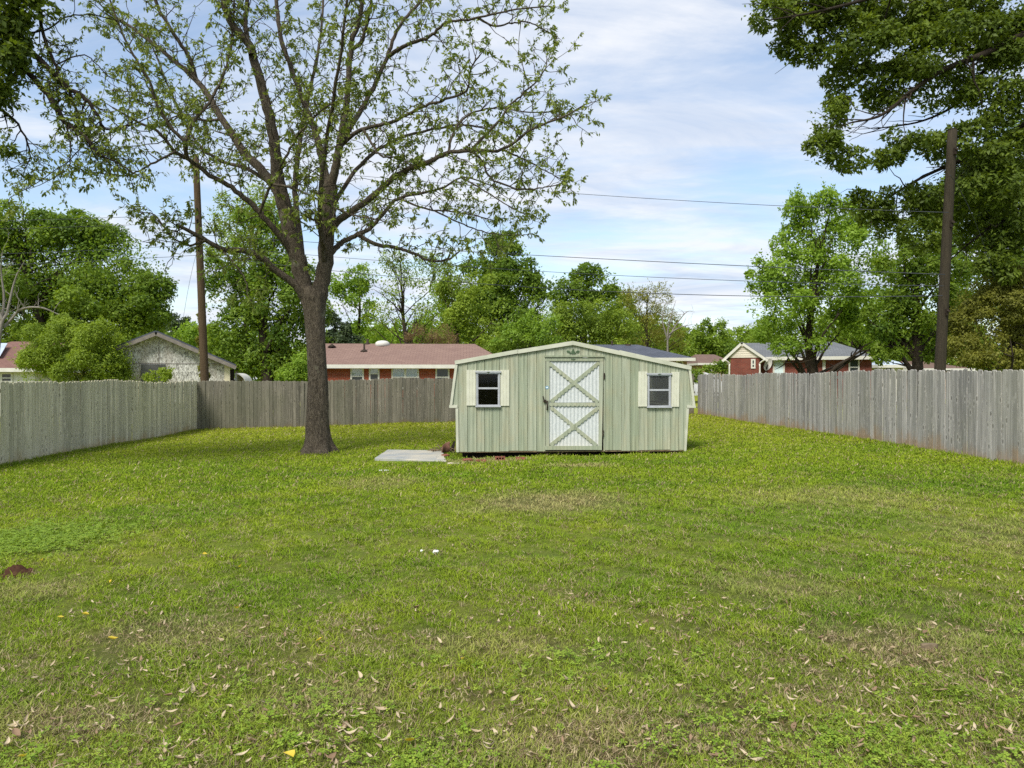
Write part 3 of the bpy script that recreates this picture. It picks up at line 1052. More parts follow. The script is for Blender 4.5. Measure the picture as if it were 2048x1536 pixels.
S(emblem(1146, 703.5, 0.95, -0.012), 'eagle_emblem', M['emblem'])
S(emblem(1146, 718.5, 0.32, -0.037), 'small_emblem', M['emblem'])


# windows and shutters
def shed_window(x0, x1, y0, y1, mid, screen, label):
    u0, u1, z0, z1 = rect(x0, x1, y0, y1)
    m = MB()
    fw = 0.026
    m.box(u0, u0 + fw, -0.05, 0.04, z0, z1)
    m.box(u1 - fw, u1, -0.05, 0.04, z0, z1)
    m.box(u0 + fw, u1 - fw, -0.05, 0.04, z1 - fw, z1)
    m.box(u0 + fw, u1 - fw, -0.05, 0.04, z0, z0 + fw * 0.7)
    fr = S(m, 'window', M['alu'])
    tag(fr, label)
    zm = F(x0, mid)[1]
    q = MB()
    q.box(u0 + fw, u1 - fw, -0.038, -0.01, zm - 0.02, zm + 0.02)
    for (a_, b_) in ((z0 + fw * 0.7, zm - 0.02), (zm + 0.02, z1 - fw)):
        q.box(u0 + fw, u0 + fw + 0.018, -0.034, -0.01, a_, b_)
        q.box(u1 - fw - 0.018, u1 - fw, -0.034, -0.01, a_, b_)
    S(q, 'sash', M['alu'], fr)
    for (a_, b_) in ((z0 + fw * 0.7, zm - 0.02), (zm + 0.02, z1 - fw)):
        S(MB().box(u0 + fw + 0.018, u1 - fw - 0.018, -0.018, -0.014, a_, b_), 'pane', M['glass'], fr)
        if screen:
            S(MB().box(u0 + fw + 0.018, u1 - fw - 0.018, -0.030, -0.029, a_, b_), 'screen', M['screen'], fr)
    S(MB().box(u0 - 0.02, u1 + 0.02, -0.07, -0.01, z0 - 0.035, z0 - 0.001), 'sill', M['alu'], fr)
    S(MB().box(u0 - 0.025, u1 + 0.025, -0.07, -0.01, z1 + 0.001, z1 + 0.035), 'head', M['alu'], fr)
    S(emblem((x0 + x1) / 2, y0 - 1.2, 0.22, -0.071), 'small_emblem', M['emblem'], fr)


shed_window(952.5, 999.5, 745.5, 811, 776.5, False, 'left shed window with bare black panes')
shed_window(1294.5, 1340.5, 749.5, 812.5, 780, True, 'right shed window behind a grey insect screen')


def shutter(x0, x1, y0, y1, tilt):
    u0, u1, z0, z1 = rect(x0, x1, y0, y1)
    m = MB()
    n = 3
    w_ = (u1 - u0) / n
    prof = []
    for k in range(n):
        prof += [(u0 + w_ * k + 0.004, -0.034), (u0 + w_ * (k + 1) - 0.004, -0.034), (u0 + w_ * (k + 1), -0.028)]
    prof = [(u0, -0.028)] + prof
    N_ = len(prof)
    vs = [(x + 0, y, z0) for x, y in prof] + [(x + tilt, y, z1) for x, y in prof]
    vs += [(u0, -0.012, z0), (u1, -0.012, z0), (u0 + tilt, -0.012, z1), (u1 + tilt, -0.012, z1)]
    fs = [(q, q + 1, N_ + q + 1, N_ + q) for q in range(N_ - 1)]
    a_ = 2 * N_
    fs += [(a_ + 1, a_, a_ + 2, a_ + 3), (a_, 0, N_, a_ + 2), (N_ - 1, a_ + 1, a_ + 3, 2 * N_ - 1), tuple([a_, a_ + 1] + list(range(N_ - 1, -1, -1))), tuple([a_ + 3, a_ + 2] + list(range(N_, 2 * N_)))]
    S(m.add(vs, fs), 'shutter', M['cream'])


shutter(933, 951.5, 740, 811, 0.0)
shutter(1000.5, 1018.5, 740, 811.5, 0.0)
shutter(1275.5, 1293.5, 743, 813, 0.012)
shutter(1341.5, 1357.5, 744, 813.5, 0.012)
# the scalloped white strip over the left window
u0, z0 = F(952, 744)
u1, z1 = F(1000, 740)
vs, fs = [], []
n = 31
for k in range(n):
    u = u0 + (u1 - u0) * k / (n - 1)
    hh = z1 - 0.015 + 0.012 * abs(math.sin(k * math.pi / 5))
    vs += [(u, -0.03, z0 + 0.001), (u, -0.03, hh), (u, -0.012, z0 + 0.001), (u, -0.012, hh)]
for k in range(n - 1):
    b_ = 4 * k
    fs += [(b_, b_ + 4, b_ + 5, b_ + 1), (b_ + 1, b_ + 5, b_ + 7, b_ + 3), (b_ + 2, b_ + 3, b_ + 7, b_ + 6), (b_, b_ + 2, b_ + 6, b_ + 4)]
S(MB().add(vs, fs), 'window_flashing', M['shed_trim'])

# ------------------------------------------------------------------ things round the shed
def on(p, dz=0.0):
    return np.array([p[0], p[1], float(gz(p[0], p[1])) + dz])


corners = [on(G(749, 921.5)), on(G(893, 924.5)), on(G(886, 903.5)), on(G(774, 903))]
m = MB()
bev = []
cc = sum(corners) / 4
ring = []
for k in range(4):
    a, b = corners[k], corners[(k + 1) % 4]
    for f in np.linspace(0, 1, 7)[:-1]:
        p = a * (1 - f) + b * f
        ring.append(p + (cc - p) * rng.uniform(0.0, 0.03))
n = len(ring)
zt = cc[2] + 0.045
vs = [(p[0], p[1], p[2] - 0.08) for p in ring] + [(p[0], p[1], zt - 0.012) for p in ring] + [tuple(np.array([p[0], p[1], 0]) + (cc - p) * [0.012, 0.012, 0] + [0, 0, zt]) for p in ring]
fs = []
for k in range(n):
    j = (k + 1) % n
    fs += [(k, j, n + j, n + k), (n + k, n + j, 2 * n + j, 2 * n + k)]
fs.append(tuple(range(2 * n, 3 * n)))
t = NT('stained_concrete')
v = t.coords('Object')
a = t.noise(v, 1.6, 6, 0.65)
b = t.noise(v, 9.0, 6, 0.7)
c = t.mix(t.rng(a, 0.38, 0.66), srgb(142, 146, 146), srgb(178, 172, 156))
c = t.mix(t.rng(b, 0.6, 0.74, 0, 0.5), c, srgb(150, 138, 118))
M['slab'] = t.bsdf(c, 0.9, t.bump(b, 0.3, 0.006), 0.2)
tag(m.add(vs, fs).build('concrete_slab', M['slab']), 'flat grey concrete slab in the grass left of the shed', 'slab')


def brick_mesh(holes):
    m = MB()
    if not holes:
        m.box(-0.1, 0.1, -0.045, 0.045, 0, 0.06)
    else:                                             # cored face towards the viewer
        m.box(-0.105, 0.105, -0.03, 0.03, 0, 0.026)
        m.box(-0.105, 0.105, -0.03, 0.03, 0.066, 0.092)
        for x0, x1 in ((-0.105, -0.075), (-0.039, -0.018), (0.018, 0.039), (0.075, 0.105)):
            m.box(x0, x1, -0.03, 0.03, 0.026, 0.066)
    return m.mesh('brick')


def brick(px, py, ang, holes, label, tilt=0.0):
    p = on(G(px, py))
    b_ = link('brick', brick_mesh(holes), M['brick'], None, p + [0, 0, -0.004])
    b_.rotation_euler = (tilt, 0, ang)
    tag(b_, label, 'brick', 'loose bricks by the shed')
    if holes:
        link('core_shade', MB().box(-0.1, 0.1, 0.012, 0.028, 0.02, 0.072).mesh('core_shade'), M['hole'], b_)  # dark plate painting the shade inside the holes
    return b_


brick(1000, 921, 0.05, True, 'red brick with three holes facing out, under the shed front')
brick(1041, 919.5, -0.06, False, 'plain dusty brick right of the three-holed brick, under the shed')
brick(962, 924.5, 0.12, False, 'red brick sunk in the soil under the left shed window')
brick(935, 923, 0.5, False, 'broken red brick at the left front corner of the shed', 0.25)
brick(890, 914, 1.0, False, 'red brick lying in the debris beside the concrete slab', 0.3)


def scrap(name, px, py, l, w_, th, ang, mat, label, cat, tilt=0.0):
    m = MB()
    r = random.Random(px)
    pts = []
    for k in range(10):
        a_ = 2 * math.pi * k / 10
        x = math.cos(a_) * l / 2 * r.uniform(0.8, 1.08)
        y = math.sin(a_) * w_ / 2 * r.uniform(0.75, 1.1)
        pts.append((x, y))
    n_ = len(pts)
    zc = [0.25 * th * math.sin(3 * k) for k in range(n_)]
    vs = [(x, y, zc[k]) for k, (x, y) in enumerate(pts)] + [(x, y, th + zc[k]) for k, (x, y) in enumerate(pts)]
    fs = [tuple(range(n_ - 1, -1, -1)), tuple(range(n_, 2 * n_))] + [(k, (k + 1) % n_, n_ + (k + 1) % n_, n_ + k) for k in range(n_)]
    o = link(name, m.add(vs, fs).mesh(name), mat, None, on(G(px, py), 0.012))
    o.rotation_euler = (tilt, 0.05, ang)
    return tag(o, label, cat)


scrap('wood_scrap', 908, 929, 0.32, 0.06, 0.02, 0.35, M['scrap'], 'pale wood splinter on the ground at the left shed corner', 'wood scrap', 0.1)
scrap('wood_scrap', 882, 920, 0.2, 0.05, 0.02, -0.1, M['scrap'], 'thin pale stick against the right edge of the slab', 'wood scrap')
scrap('paper_scrap', 768, 943, 0.2, 0.14, 0.015, 0.1, M['paper'], 'flat white scrap in the grass in front of the slab', 'scrap')
scrap('paper_scrap', 871, 1108, 0.07, 0.045, 0.02, 0.6, M['paper'], 'small crumpled white scrap in the middle of the lawn', 'scrap', 0.3)
scrap('paper_scrap', 843, 1105, 0.03, 0.03, 0.012, 0.2, M['paper'], 'tiny white bit left of the crumpled scrap on the lawn', 'scrap', 0.3)
scrap('bark_chip', 1858, 1302, 0.13, 0.045, 0.03, 0.1, M['twig'], 'brown bark chip in the grass at the right foreground', 'bark chip')
# curled rusty sheet leaning at the shed's corner
p = on(G(903, 911))
m = MB()
n = 12
vs = []
for k in range(n):
    a_ = -0.6 + 2.2 * k / (n - 1)
    for (zz_, rr) in ((0.0, 0.17), (0.32 - 0.012 * k, 0.14)):
        for th in (0, 0.008):
            vs.append((p[0] - 0.07 + math.cos(a_ + 2.0) * (rr + th), p[1] + 0.1 + math.sin(a_ + 2.0) * (rr + th), p[2] - 0.01 + zz_))
fs = []
for k in range(n - 1):
    b_ = 4 * k
    fs += [(b_, b_ + 4, b_ + 6, b_ + 2), (b_ + 1, b_ + 3, b_ + 7, b_ + 5), (b_ + 2, b_ + 6, b_ + 7, b_ + 3), (b_, b_ + 1, b_ + 5, b_ + 4)]
fs += [(0, 2, 3, 1), (4 * n - 4, 4 * n - 3, 4 * n - 1, 4 * n - 2)]
tag(m.add(vs, fs, True).build('rusty_sheet', M['rust']), 'curled rusty metal sheet at the left corner of the shed', 'metal sheet')
m = MB()
p = on(G(906, 908))
m.prism([(p[0] - 0.13, p[2]), (p[0] + 0.02, p[2]), (p[0] + 0.05, p[2] + 0.27), (p[0] + 0.02, p[2] + 0.30)], p[1] + 0.16, p[1] + 0.19)
tag(m.build('broken_board', M['dark_wood']), 'dark broken board propped against the left wall of the shed', 'board')
# heap of twigs at the end of the slab
p = on(G(880, 905))
m = MB()
r = random.Random(5)
for k in range(34):
    c0 = p + np.array([r.gauss(0, 0.13), r.gauss(0, 0.10), 0.03 + abs(r.gauss(0, 0.06))])
    a_ = r.uniform(0, 6.28)
    dv = np.array([math.cos(a_), math.sin(a_) * 0.7, r.uniform(-0.25, 0.45)]) * r.uniform(0.07, 0.22)
    mid = c0 + np.array([r.gauss(0, 0.02), r.gauss(0, 0.02), r.gauss(0, 0.03)])
    q0, q1 = c0 - dv, c0 + dv
    for q in (q0, mid, q1):
        q[2] = max(q[2], float(gz(q[0], q[1])) + 0.005)
    m.tube([q0, mid, q1], [0.009, 0.007, 0.004], 5)
tag(m.build('twig_heap', M['twig']), 'small heap of dry twigs at the right end of the slab', 'twigs')
# red clay mound at the left edge
p = G(10, 1160)
m = MB()
nr_, ns_ = 8, 26
vs = [(p[0], p[1] + 0.15, float(gz(p[0], p[1])) + 0.09)]
for i_ in range(1, nr_ + 1):
    for j_ in range(ns_):
        a_ = 2 * math.pi * j_ / ns_
        f = i_ / nr_
        x = p[0] + math.cos(a_) * 0.15 * f * (1 + 0.12 * math.sin(3 * a_))
        y = p[1] + 0.15 + math.sin(a_) * 0.19 * f * (1 + 0.12 * math.sin(2 * a_ + 1))
        z = float(gz(x, y)) + 0.09 * (math.cos(f * math.pi) * 0.5 + 0.5) + rng.normal(0, 0.012) - (0.02 if i_ == nr_ else 0)
        vs.append((x, y, z))
fs = [(0, 1 + j_, 1 + (j_ + 1) % ns_) for j_ in range(ns_)]
for i_ in range(nr_ - 1):
    for j_ in range(ns_):
        a_, b_ = 1 + i_ * ns_ + j_, 1 + i_ * ns_ + (j_ + 1) % ns_
        fs.append((a_, a_ + ns_, b_ + ns_, b_))
tag(m.add(vs, fs, True).build('soil_mound', M['red_clay']), 'little mound of red clay soil at the left edge of the lawn', 'soil mound')

# ------------------------------------------------------------------ houses behind the fences
def house_window(root, x0, x1, z0, z1, y, blind=0.0, mull=False, rail=0.45, frame=None):
    fw = 0.085
    m = MB()
    m.box(x0, x0 + fw, y - 0.05, y + 0.02, z0, z1).box(x1 - fw, x1, y - 0.05, y + 0.02, z0, z1)
    m.box(x0 + fw, x1 - fw, y - 0.05, y + 0.02, z1 - fw, z1).box(x0 + fw, x1 - fw, y - 0.05, y + 0.02, z0, z0 + fw)
    if mull:
        xm = (x0 + x1) / 2
        m.box(xm - 0.06, xm + 0.06, y - 0.05, y + 0.02, z0 + fw, z1 - fw)
    fr = m.build('window', frame or M['white_paint'], root)
    zm = z0 + (z1 - z0) * rail
    halves = [(x0 + fw, x1 - fw)] if not mull else [(x0 + fw, (x0 + x1) / 2 - 0.06), ((x0 + x1) / 2 + 0.06, x1 - fw)]
    for a_, b_ in halves:
        MB().box(a_, b_, y - 0.04, y + 0.0, zm - 0.03, zm + 0.03).build('meeting_rail', frame or M['white_paint'], fr).location = -np.array(root.location) * 0
        MB().box(a_, b_, y - 0.018, y - 0.010, z0 + fw, zm - 0.03).build('pane', M['house_glass'], fr)
        if blind > 0:
            MB().box(a_, b_, y - 0.016, y - 0.010, zm + 0.03, z1 - fw).build('blind', M['blind'], fr)
        MB().box(a_, b_, y - 0.024, y - 0.018, zm + 0.03, z1 - fw).build('pane', M['clear_glass'] if blind > 0 else M['house_glass'], fr)
    return fr


def fix_child(fr, root):
    """sub-parts were built in world space minus the part's own (zero) location: move them under the root's frame"""
    for ch in fr.children:
        ch.location = tuple(-np.array(root.location))


def hip_house(name, label, x0, x1, y0, dep, eave, ridge_z, hipL, hipR, wall, roof, windows, ov=0.4, group=None, fascia=None):
    xm = (x0 + x1) / 2
    g0 = gw(xm, y0)
    root = empty(name, (xm, y0, g0), label, 'house', group)
    MB().box(x0, x1, y0, y0 + dep, g0 - 0.3, eave - 0.02).build('wall', wall, root)
    a, b, c, d = (x0 - ov, y0 - ov), (x1 + ov, y0 - ov), (x1 + ov, y0 + dep + ov), (x0 - ov, y0 + dep + ov)
    ym = y0 + dep / 2
    e, f = (x0 - ov + hipL, ym), (x1 + ov - hipR, ym)
    th = 0.03
    vs = [(p[0], p[1], eave + th) for p in (a, b, c, d)] + [(e[0], e[1], ridge_z), (f[0], f[1], ridge_z)] + [(p[0], p[1], eave) for p in (a, b, c, d)]
    fs = [(0, 1, 5, 4), (1, 2, 5), (2, 3, 4, 5), (3, 0, 4), (6, 9, 8, 7), (0, 6, 7, 1), (1, 7, 8, 2), (2, 8, 9, 3), (3, 9, 6, 0)]
    MB().add(vs, fs).build('roof', roof, root)
    m = MB()
    fh = 0.2
    m.box(a[0] - 0.02, b[0] + 0.02, a[1] - 0.03, a[1] - 0.002, eave - fh * 0.75, eave + fh * 0.25)
    m.box(a[0] - 0.022, a[0] - 0.002, a[1], d[1], eave - fh * 0.75, eave + fh * 0.25)
    m.box(b[0] + 0.002, b[0] + 0.022, b[1], c[1], eave - fh * 0.75, eave + fh * 0.25)
    m.box(a[0], b[0], a[1], y0 - 0.002, eave - 0.05, eave - 0.01)
    m.build('fascia', fascia or M['white_paint'], root)
    for w_ in windows:
        fr = house_window(root, *w_[:4], y0, *w_[4:])
        fix_child(fr, root)
    return root


def wr(px0, px1, py0, py1, Y):
    a, b = PY(px0, py1, Y), PY(px1, py0, Y)
    return [a[0], b[0], a[2], b[2]]


# middle brick house
YB = 40.0
xa, xb = PY(618, 700, YB)[0], PY(1010, 700, YB)[0]
ev = PY(780, 731, YB - 0.4)[2]
rz = PY(800, 687.5, YB + 3.8)[2]
hb = hip_house('brick_house', 'red brick ranch house with faded pink roof behind the back fence', xa, xb, YB, 7.6, ev, rz, 0.3, 2.0, M['brick_red'], M['roof_pink'],
               [wr(701, 728, 735, 775, YB) + [1.0, False, 0.56], wr(738, 759, 735, 762, YB) + [0.6, False, 0.54],
                wr(783, 838, 735, 778, YB) + [1.0, True, 0.55], wr(871, 899, 735, 778, YB) + [0.0, False, 0.55]])


def vent(root, px, py, Y, h, r_, cone, name='vent_pipe'):
    p = PY(px, py, Y)
    m = MB()
    m.tube([(p[0], p[1], p[2] - 0.5), (p[0], p[1], p[2] + h)], r_, 8)
    if cone:
        m.tube([(p[0], p[1], p[2] - 0.06), (p[0], p[1], p[2] + 0.1)], [cone, r_], 10)
    m.build(name, M['iron'], root)


vent(hb, 664, 692, YB + 3.0, 0.12, 0.05, 0.26)
vent(hb, 728.5, 702, YB + 2.3, 0.42, 0.055, 0.3)
vent(hb, 735, 688, YB + 3.8, 0.3, 0.07, 0.22)
p = PY(765, 688, YB + 3.6)
m = MB()
prof = [(0.42, -0.15), (0.42, 0.0), (0.40, 0.08), (0.28, 0.17), (0.1, 0.2), (0.01, 0.205)]
m.tube([(p[0], p[1], p[2] + z) for _, z in prof], [r_ for r_, _ in prof], 14)
m.build('roof_dome', M['white_paint'], hb)

# dark roofed house behind the shed
YD = 46.0
xa, xb = PY(1080, 700, YD)[0], PY(1374, 700, YD)[0]
hip_house('brick_house', 'house with a charcoal hip roof showing above the right shed roof', xa, xb, YD, 8.0, PY(1330, 717, YD - 0.4)[2], PY(1300, 689.5, YD + 4)[2], 3.4, 2.6,
          M['brick_tan'], M['roof_dark'], [wr(1352, 1366, 722, 748, YD) + [0.0]])
for px in (1223, 1255):
    pass
hd = [o for o in COL.objects if o.name.startswith('brick_house') and o.type == 'EMPTY'][-1]
vent(hd, 1224, 690, YD + 3.8, 0.3, 0.06, 0)
vent(hd, 1256, 690, YD + 3.8, 0.06, 0.2, 0)

# far left house behind the bush
YF = 40.0
xa, xb = PY(-150, 700, YF)[0], PY(70, 700, YF)[0]
hf = hip_house('ranch_house', 'red roofed house at the far left behind the leafy bush', xa, xb, YF, 7.5, PY(20, 738, YF - 0.4)[2], PY(20, 683, YF + 3.7)[2], 2.5, 0.6,
               M['white_paint'], M['roof_red'], [wr(2, 26, 745, 765, YF) + [0.0]])
m = MB()
q0, q1 = PY(-60, 712, YF - 0.1), PY(14, 684, YF + 3.0)
e_ = 0.05
qa, qb, qc = PY(-70, 712, YF + 0.9), PY(1, 712, YF + 0.9), PY(15, 688, YF + 2.6)
vs = [(qa[0], qa[1], qb[2] + 0.05), (qb[0], qb[1], qb[2] + 0.05), (qc[0], qc[1], qc[2] + 0.05), (qa[0], qc[1], qc[2] + 0.05)]
vs += [(x, y, z - e_) for x, y, z in vs]
m.add(vs, [(0, 1, 2, 3), (7, 6, 5, 4), (0, 4, 5, 1), (1, 5, 6, 2), (2, 6, 7, 3), (3, 7, 4, 0)])
m.build('metal_roof_panel', M['roof_metal'], hf)

# right brick house with a gabled wing
TURN = R(22)
YE = 48.0
xa, xb = PY(1497, 700, YE)[0], PY(1744, 700, YE)[0]
ev = PY(1640, 714.5, YE - 0.4)[2]
rz = PY(1600, 684.5, YE + 3.7)[2]
he = hip_house('brick_house', 'brick house with white gable and satellite dish behind the right fence', xa, xb, YE, 7.4, ev, rz, 0.0, 2.2, M['brick_deep'], M['roof_grey'],
               [wr(1697, 1719, 717, 752, YE) + [0.0, False, 0.5]])
# gabled wing towards the viewer
gx0, gx1, gxm = PY(1461, 716, YE - 1.2)[0], PY(1519, 716, YE - 1.2)[0], PY(1484, 700, YE - 1.2)[0]
yw = YE - 1.2
zE, zR = PY(1484, 715.5, yw)[2], PY(1484, 686, yw)[2]
g0 = he.location.z
MB().box(gx0, gx1, yw, YE + 5, g0 - 0.3, zE).build('wing_wall', M['brick_deep'], he)
MB().prism([(gx0 - 0.1, zE + 0.003), (gx1 + 0.1, zE + 0.003), (gxm, zR - 0.05)], yw - 0.04, yw + 0.1).build('gable', M['gable_siding'], he)
n_ = 6
for k in range(1, n_):
    z_ = zE + (zR - 0.1 - zE) * k / n_
    f = 1 - k / n_
    MB().box(gxm + (gx0 - gxm) * f + 0.03, gxm + (gx1 - gxm) * f - 0.03, yw - 0.055, yw - 0.042, z_ - 0.012, z_ + 0.012).build('siding_lap', M['gable_siding'], he)
for sg, gx_ in ((-1, gx0), (1, gx1)):
    ex, ez = gx_ + sg * 0.42, zE - 0.12
    m = slab_xz((ex, ez), (gxm, zR + 0.02), 0.06, yw - 0.14, YE + 4) if sg < 0 else slab_xz((gxm, zR + 0.02), (ex, ez), 0.06, yw - 0.14, YE + 4)
    m.build('wing_roof', M['roof_grey'], he)
    m = slab_xz((ex, ez - 0.14), (gxm, zR - 0.12), 0.15, yw - 0.18, yw - 0.142) if sg < 0 else slab_xz((gxm, zR - 0.12), (ex, ez - 0.14), 0.15, yw - 0.18, yw - 0.142)
    m.build('rake_board', M['white_paint'], he)
    x_ = gx0 - 0.06 if sg < 0 else gx1 + 0.02
    MB().tube(smooth_path([(ex - sg * 0.1, yw - 0.3, ez), (x_, yw - 0.06, zE - 0.35), (x_, yw - 0.06, zE - 0.6), (x_, yw - 0.06, g0)], 12), 0.05, 6).build('downspout', M['white_paint'], he)
w_ = wr(1502, 1511, 718, 737, yw)
fr = house_window(he, *w_, yw, 0.0)
fix_child(fr, he)
w_ = wr(1549, 1566, 719, 760, YE)
dr = MB().box(w_[0], w_[1], YE - 0.04, YE + 0.02, g0, w_[3]).build('door', plain('pale_blue_door', srgb(206, 224, 228), 0.5, 0.04), he)
m = MB()
m.box(w_[0] - 0.1, w_[0], YE - 0.06, YE + 0.02, g0, w_[3] + 0.1).box(w_[1], w_[1] + 0.1, YE - 0.06, YE + 0.02, g0, w_[3] + 0.1)
m.build('door_frame', M['white_paint'], he)
for px in (1622, 1648):
    w_ = wr(px - 3, px + 3, 719, 760, YE)
    MB().box(w_[0], w_[1], YE - 0.05, YE + 0.02, g0, w_[3]).build('porch_trim', M['white_paint'], he)
p = PY(1536, 729, YE - 0.9)
dish = empty('satellite_dish', (p[0] - 0.1, p[1], g0), 'oval grey satellite dish on a pole by the brick house wing', 'satellite dish')
MB().tube([(p[0] - 0.1, p[1] + 0.05, g0 - 0.1), (p[0] - 0.1, p[1] + 0.05, p[2] - 0.25), (p[0], p[1] + 0.08, p[2])], 0.03, 6).build('pole', M['iron'], dish)
m = MB()
vs, fs = [(p[0], p[1] + 0.08, p[2])], []
for i_ in range(1, 5):
    for j_ in range(16):
        a_ = 2 * math.pi * j_ / 16
        f = i_ / 4
        vs.append((p[0] + math.cos(a_) * 0.22 * f + 0.1 * math.sin(a_) * f, p[1] + 0.08 - 0.08 * f * f, p[2] + math.sin(a_) * 0.36 * f))
for j_ in range(16):
    fs.append((0, 1 + j_, 1 + (j_ + 1) % 16))
for i_ in range(3):
    for j_ in range(16):
        a_, b_ = 1 + i_ * 16 + j_, 1 + i_ * 16 + (j_ + 1) % 16
        fs.append((a_, a_ + 16, b_ + 16, b_))
m.add(vs, fs, True).build('reflector', M['concrete'], dish)
MB().tube([(p[0] - 0.02, p[1] - 0.3, p[2] - 0.12), (p[0] - 0.06, p[1] + 0.0, p[2] - 0.3)], 0.018, 5).build('feed_arm', M['iron'], dish)
vent(he, 1704, 683, YE + 3.5, 0.5, 0.035, 0)
settle(he)
settle(dish)
TURN = 0.0

# pale carport next to it, then a brown roofed house, and the small far house
YG = 50.0
xa, xb = PY(1762, 700, YG)[0], PY(1806, 700, YG)[0]
hip_house('small_house', 'pale blue grey roofed outbuilding right of the brick house', xa, xb, YG, 5, PY(1780, 731, YG - .4)[2], PY(1780, 712, YG + 2.5)[2], 0.4, 1.0, M['white_paint'], M['roof_metal'],
          [wr(1768, 1786, 734, 750, YG) + [0.0]])
YH = 56.0
xa, xb = PY(1818, 700, YH)[0], PY(1935, 700, YH)[0]
hip_house('small_house', 'low house with a brown roof beside the right utility pole', xa, xb, YH, 7, PY(1850, 738, YH - .4)[2], PY(1850, 722, YH + 3.5)[2], 2.0, 2.0, M['brick_tan'], M['roof_brown'], [])
YC = 72.0
p0, p1 = PY(1402, 727, YC), PY(1424, 727, YC)
hc = hip_house('small_house', 'small far tan house with brown gabled roof between the trees', p0[0], PY(1462, 727, YC)[0], YC, 7, PY(1430, 727, YC - .4)[2], PY(1430, 709, YC + 3.5)[2], 0.9, 0.9,
               M['brick_tan'], M['roof_brown'], [wr(1416, 1424, 731, 745, YC) + [0.0]])

# weathered outbuilding at the left
TURN = R(-19)
YW = 35.5
pm = PY(313, 664, YW)
x0, x1 = PY(246, 725, YW)[0], PY(450, 725, YW)[0]
zR, zE = pm[2], PY(470, 731, YW)[2]
g0 = gw(pm[0], YW)
ob_ = empty('outbuilding', (pm[0], YW, g0), 'weathered outbuilding with peeling grey gable behind the left fence corner', 'outbuilding')
ex0, ex1 = PY(236, 700, YW)[0], PY(470, 731, YW)[0]
kz = (zR - zE) / (ex1 - pm[0])


def rz_at(x):
    return zR - kz * abs(x - pm[0]) - 0.12


MB().prism([(x0, g0 - 0.3), (x1, g0 - 0.3), (x1, rz_at(x1)), (pm[0], rz_at(pm[0])), (x0, rz_at(x0))], YW, YW + 6).build('wall', M['peeling'], ob_)
zj = PY(313, 727, YW)[2]
MB().box(x0, x1, YW - 0.012, YW - 0.002, zj - 0.012, zj + 0.012).build('joint_strip', M['rake_wood'], ob_)
MB().box(PY(318, 700, YW)[0] - 0.012, PY(318, 700, YW)[0] + 0.012, YW - 0.012, YW - 0.002, zj + 0.013, rz_at(PY(318, 700, YW)[0]) - 0.01).build('joint_strip', M['rake_wood'], ob_)
for sg in (-1, 1):
    ex = ex0 if sg < 0 else ex1
    ez = zR - kz * abs(ex - pm[0])
    A_, B_ = ((ex, ez), (pm[0], zR)) if sg < 0 else ((pm[0], zR), (ex, ez))
    slab_xz((A_[0], A_[1] - 0.02), (B_[0], B_[1] - 0.02), 0.07, YW - 0.35, YW + 6.3).build('roof', M['roof_dark'], ob_)
    slab_xz((A_[0], A_[1] - 0.18), (B_[0], B_[1] - 0.18), 0.155, YW - 0.40, YW - 0.352).build('rake_board', M['rake_wood'], ob_)
w_ = wr(282, 331, 729, 770, YW)
wb = MB().box(w_[0], w_[1], YW - 0.05, YW - 0.001, w_[2], w_[3]).build('window_board', M['board_dark'], ob_)
w_ = wr(449, 460, 729, 775, YW)
MB().box(w_[0], w_[1], YW - 0.06, YW + 0.3, g0 - 0.2, w_[3] - 0.03).build('corner_board', plain('cream_corner', srgb(214, 204, 176), 0.8, 0.06), ob_)
w_ = wr(460, 470, 738, 775, YW)
MB().box(w_[0], w_[1], YW + 1.0, YW + 1.1, g0 - 0.2, w_[3]).build('opening_shade', M['dark_wood'], ob_)  # dark panel standing in for the shade of an opening
settle(ob_)
TURN = 0.0
# white slatted cart top beside it
p = PY(480, 757, YW + 2)
m = MB()
n = 10
vs, fs = [], []
for k in range(n):
    a_ = math.pi * 0.5 * k / (n - 1)
    x, z = p[0] - 0.25 + 0.55 * math.sin(a_), p[2] - 0.35 + 0.62 * math.cos(a_)
    vs += [(x, p[1], z), (x, p[1] + 1.2, z), (x, p[1], g0 - 0.05 if k in (0, n - 1) else z - 0.05), (x, p[1] + 1.2, g0 - 0.05 if k in (0, n - 1) else z - 0.05)]
for k in range(n - 1):
    b_ = 4 * k
    fs += [(b_, b_ + 4, b_ + 5, b_ + 1), (b_, b_ + 2, b_ + 6, b_ + 4), (b_ + 2, b_ + 3, b_ + 7, b_ + 6)]
m.add(vs, fs)
m.box(p[0] - 0.22, p[0] - 0.17, p[1] + 0.05, p[1] + 0.1, g0 - 0.1, p[2] + 0.2)
tag(m.build('storage_bin', M['white_paint']), 'rounded pale storage bin beside the weathered outbuilding', 'bin')
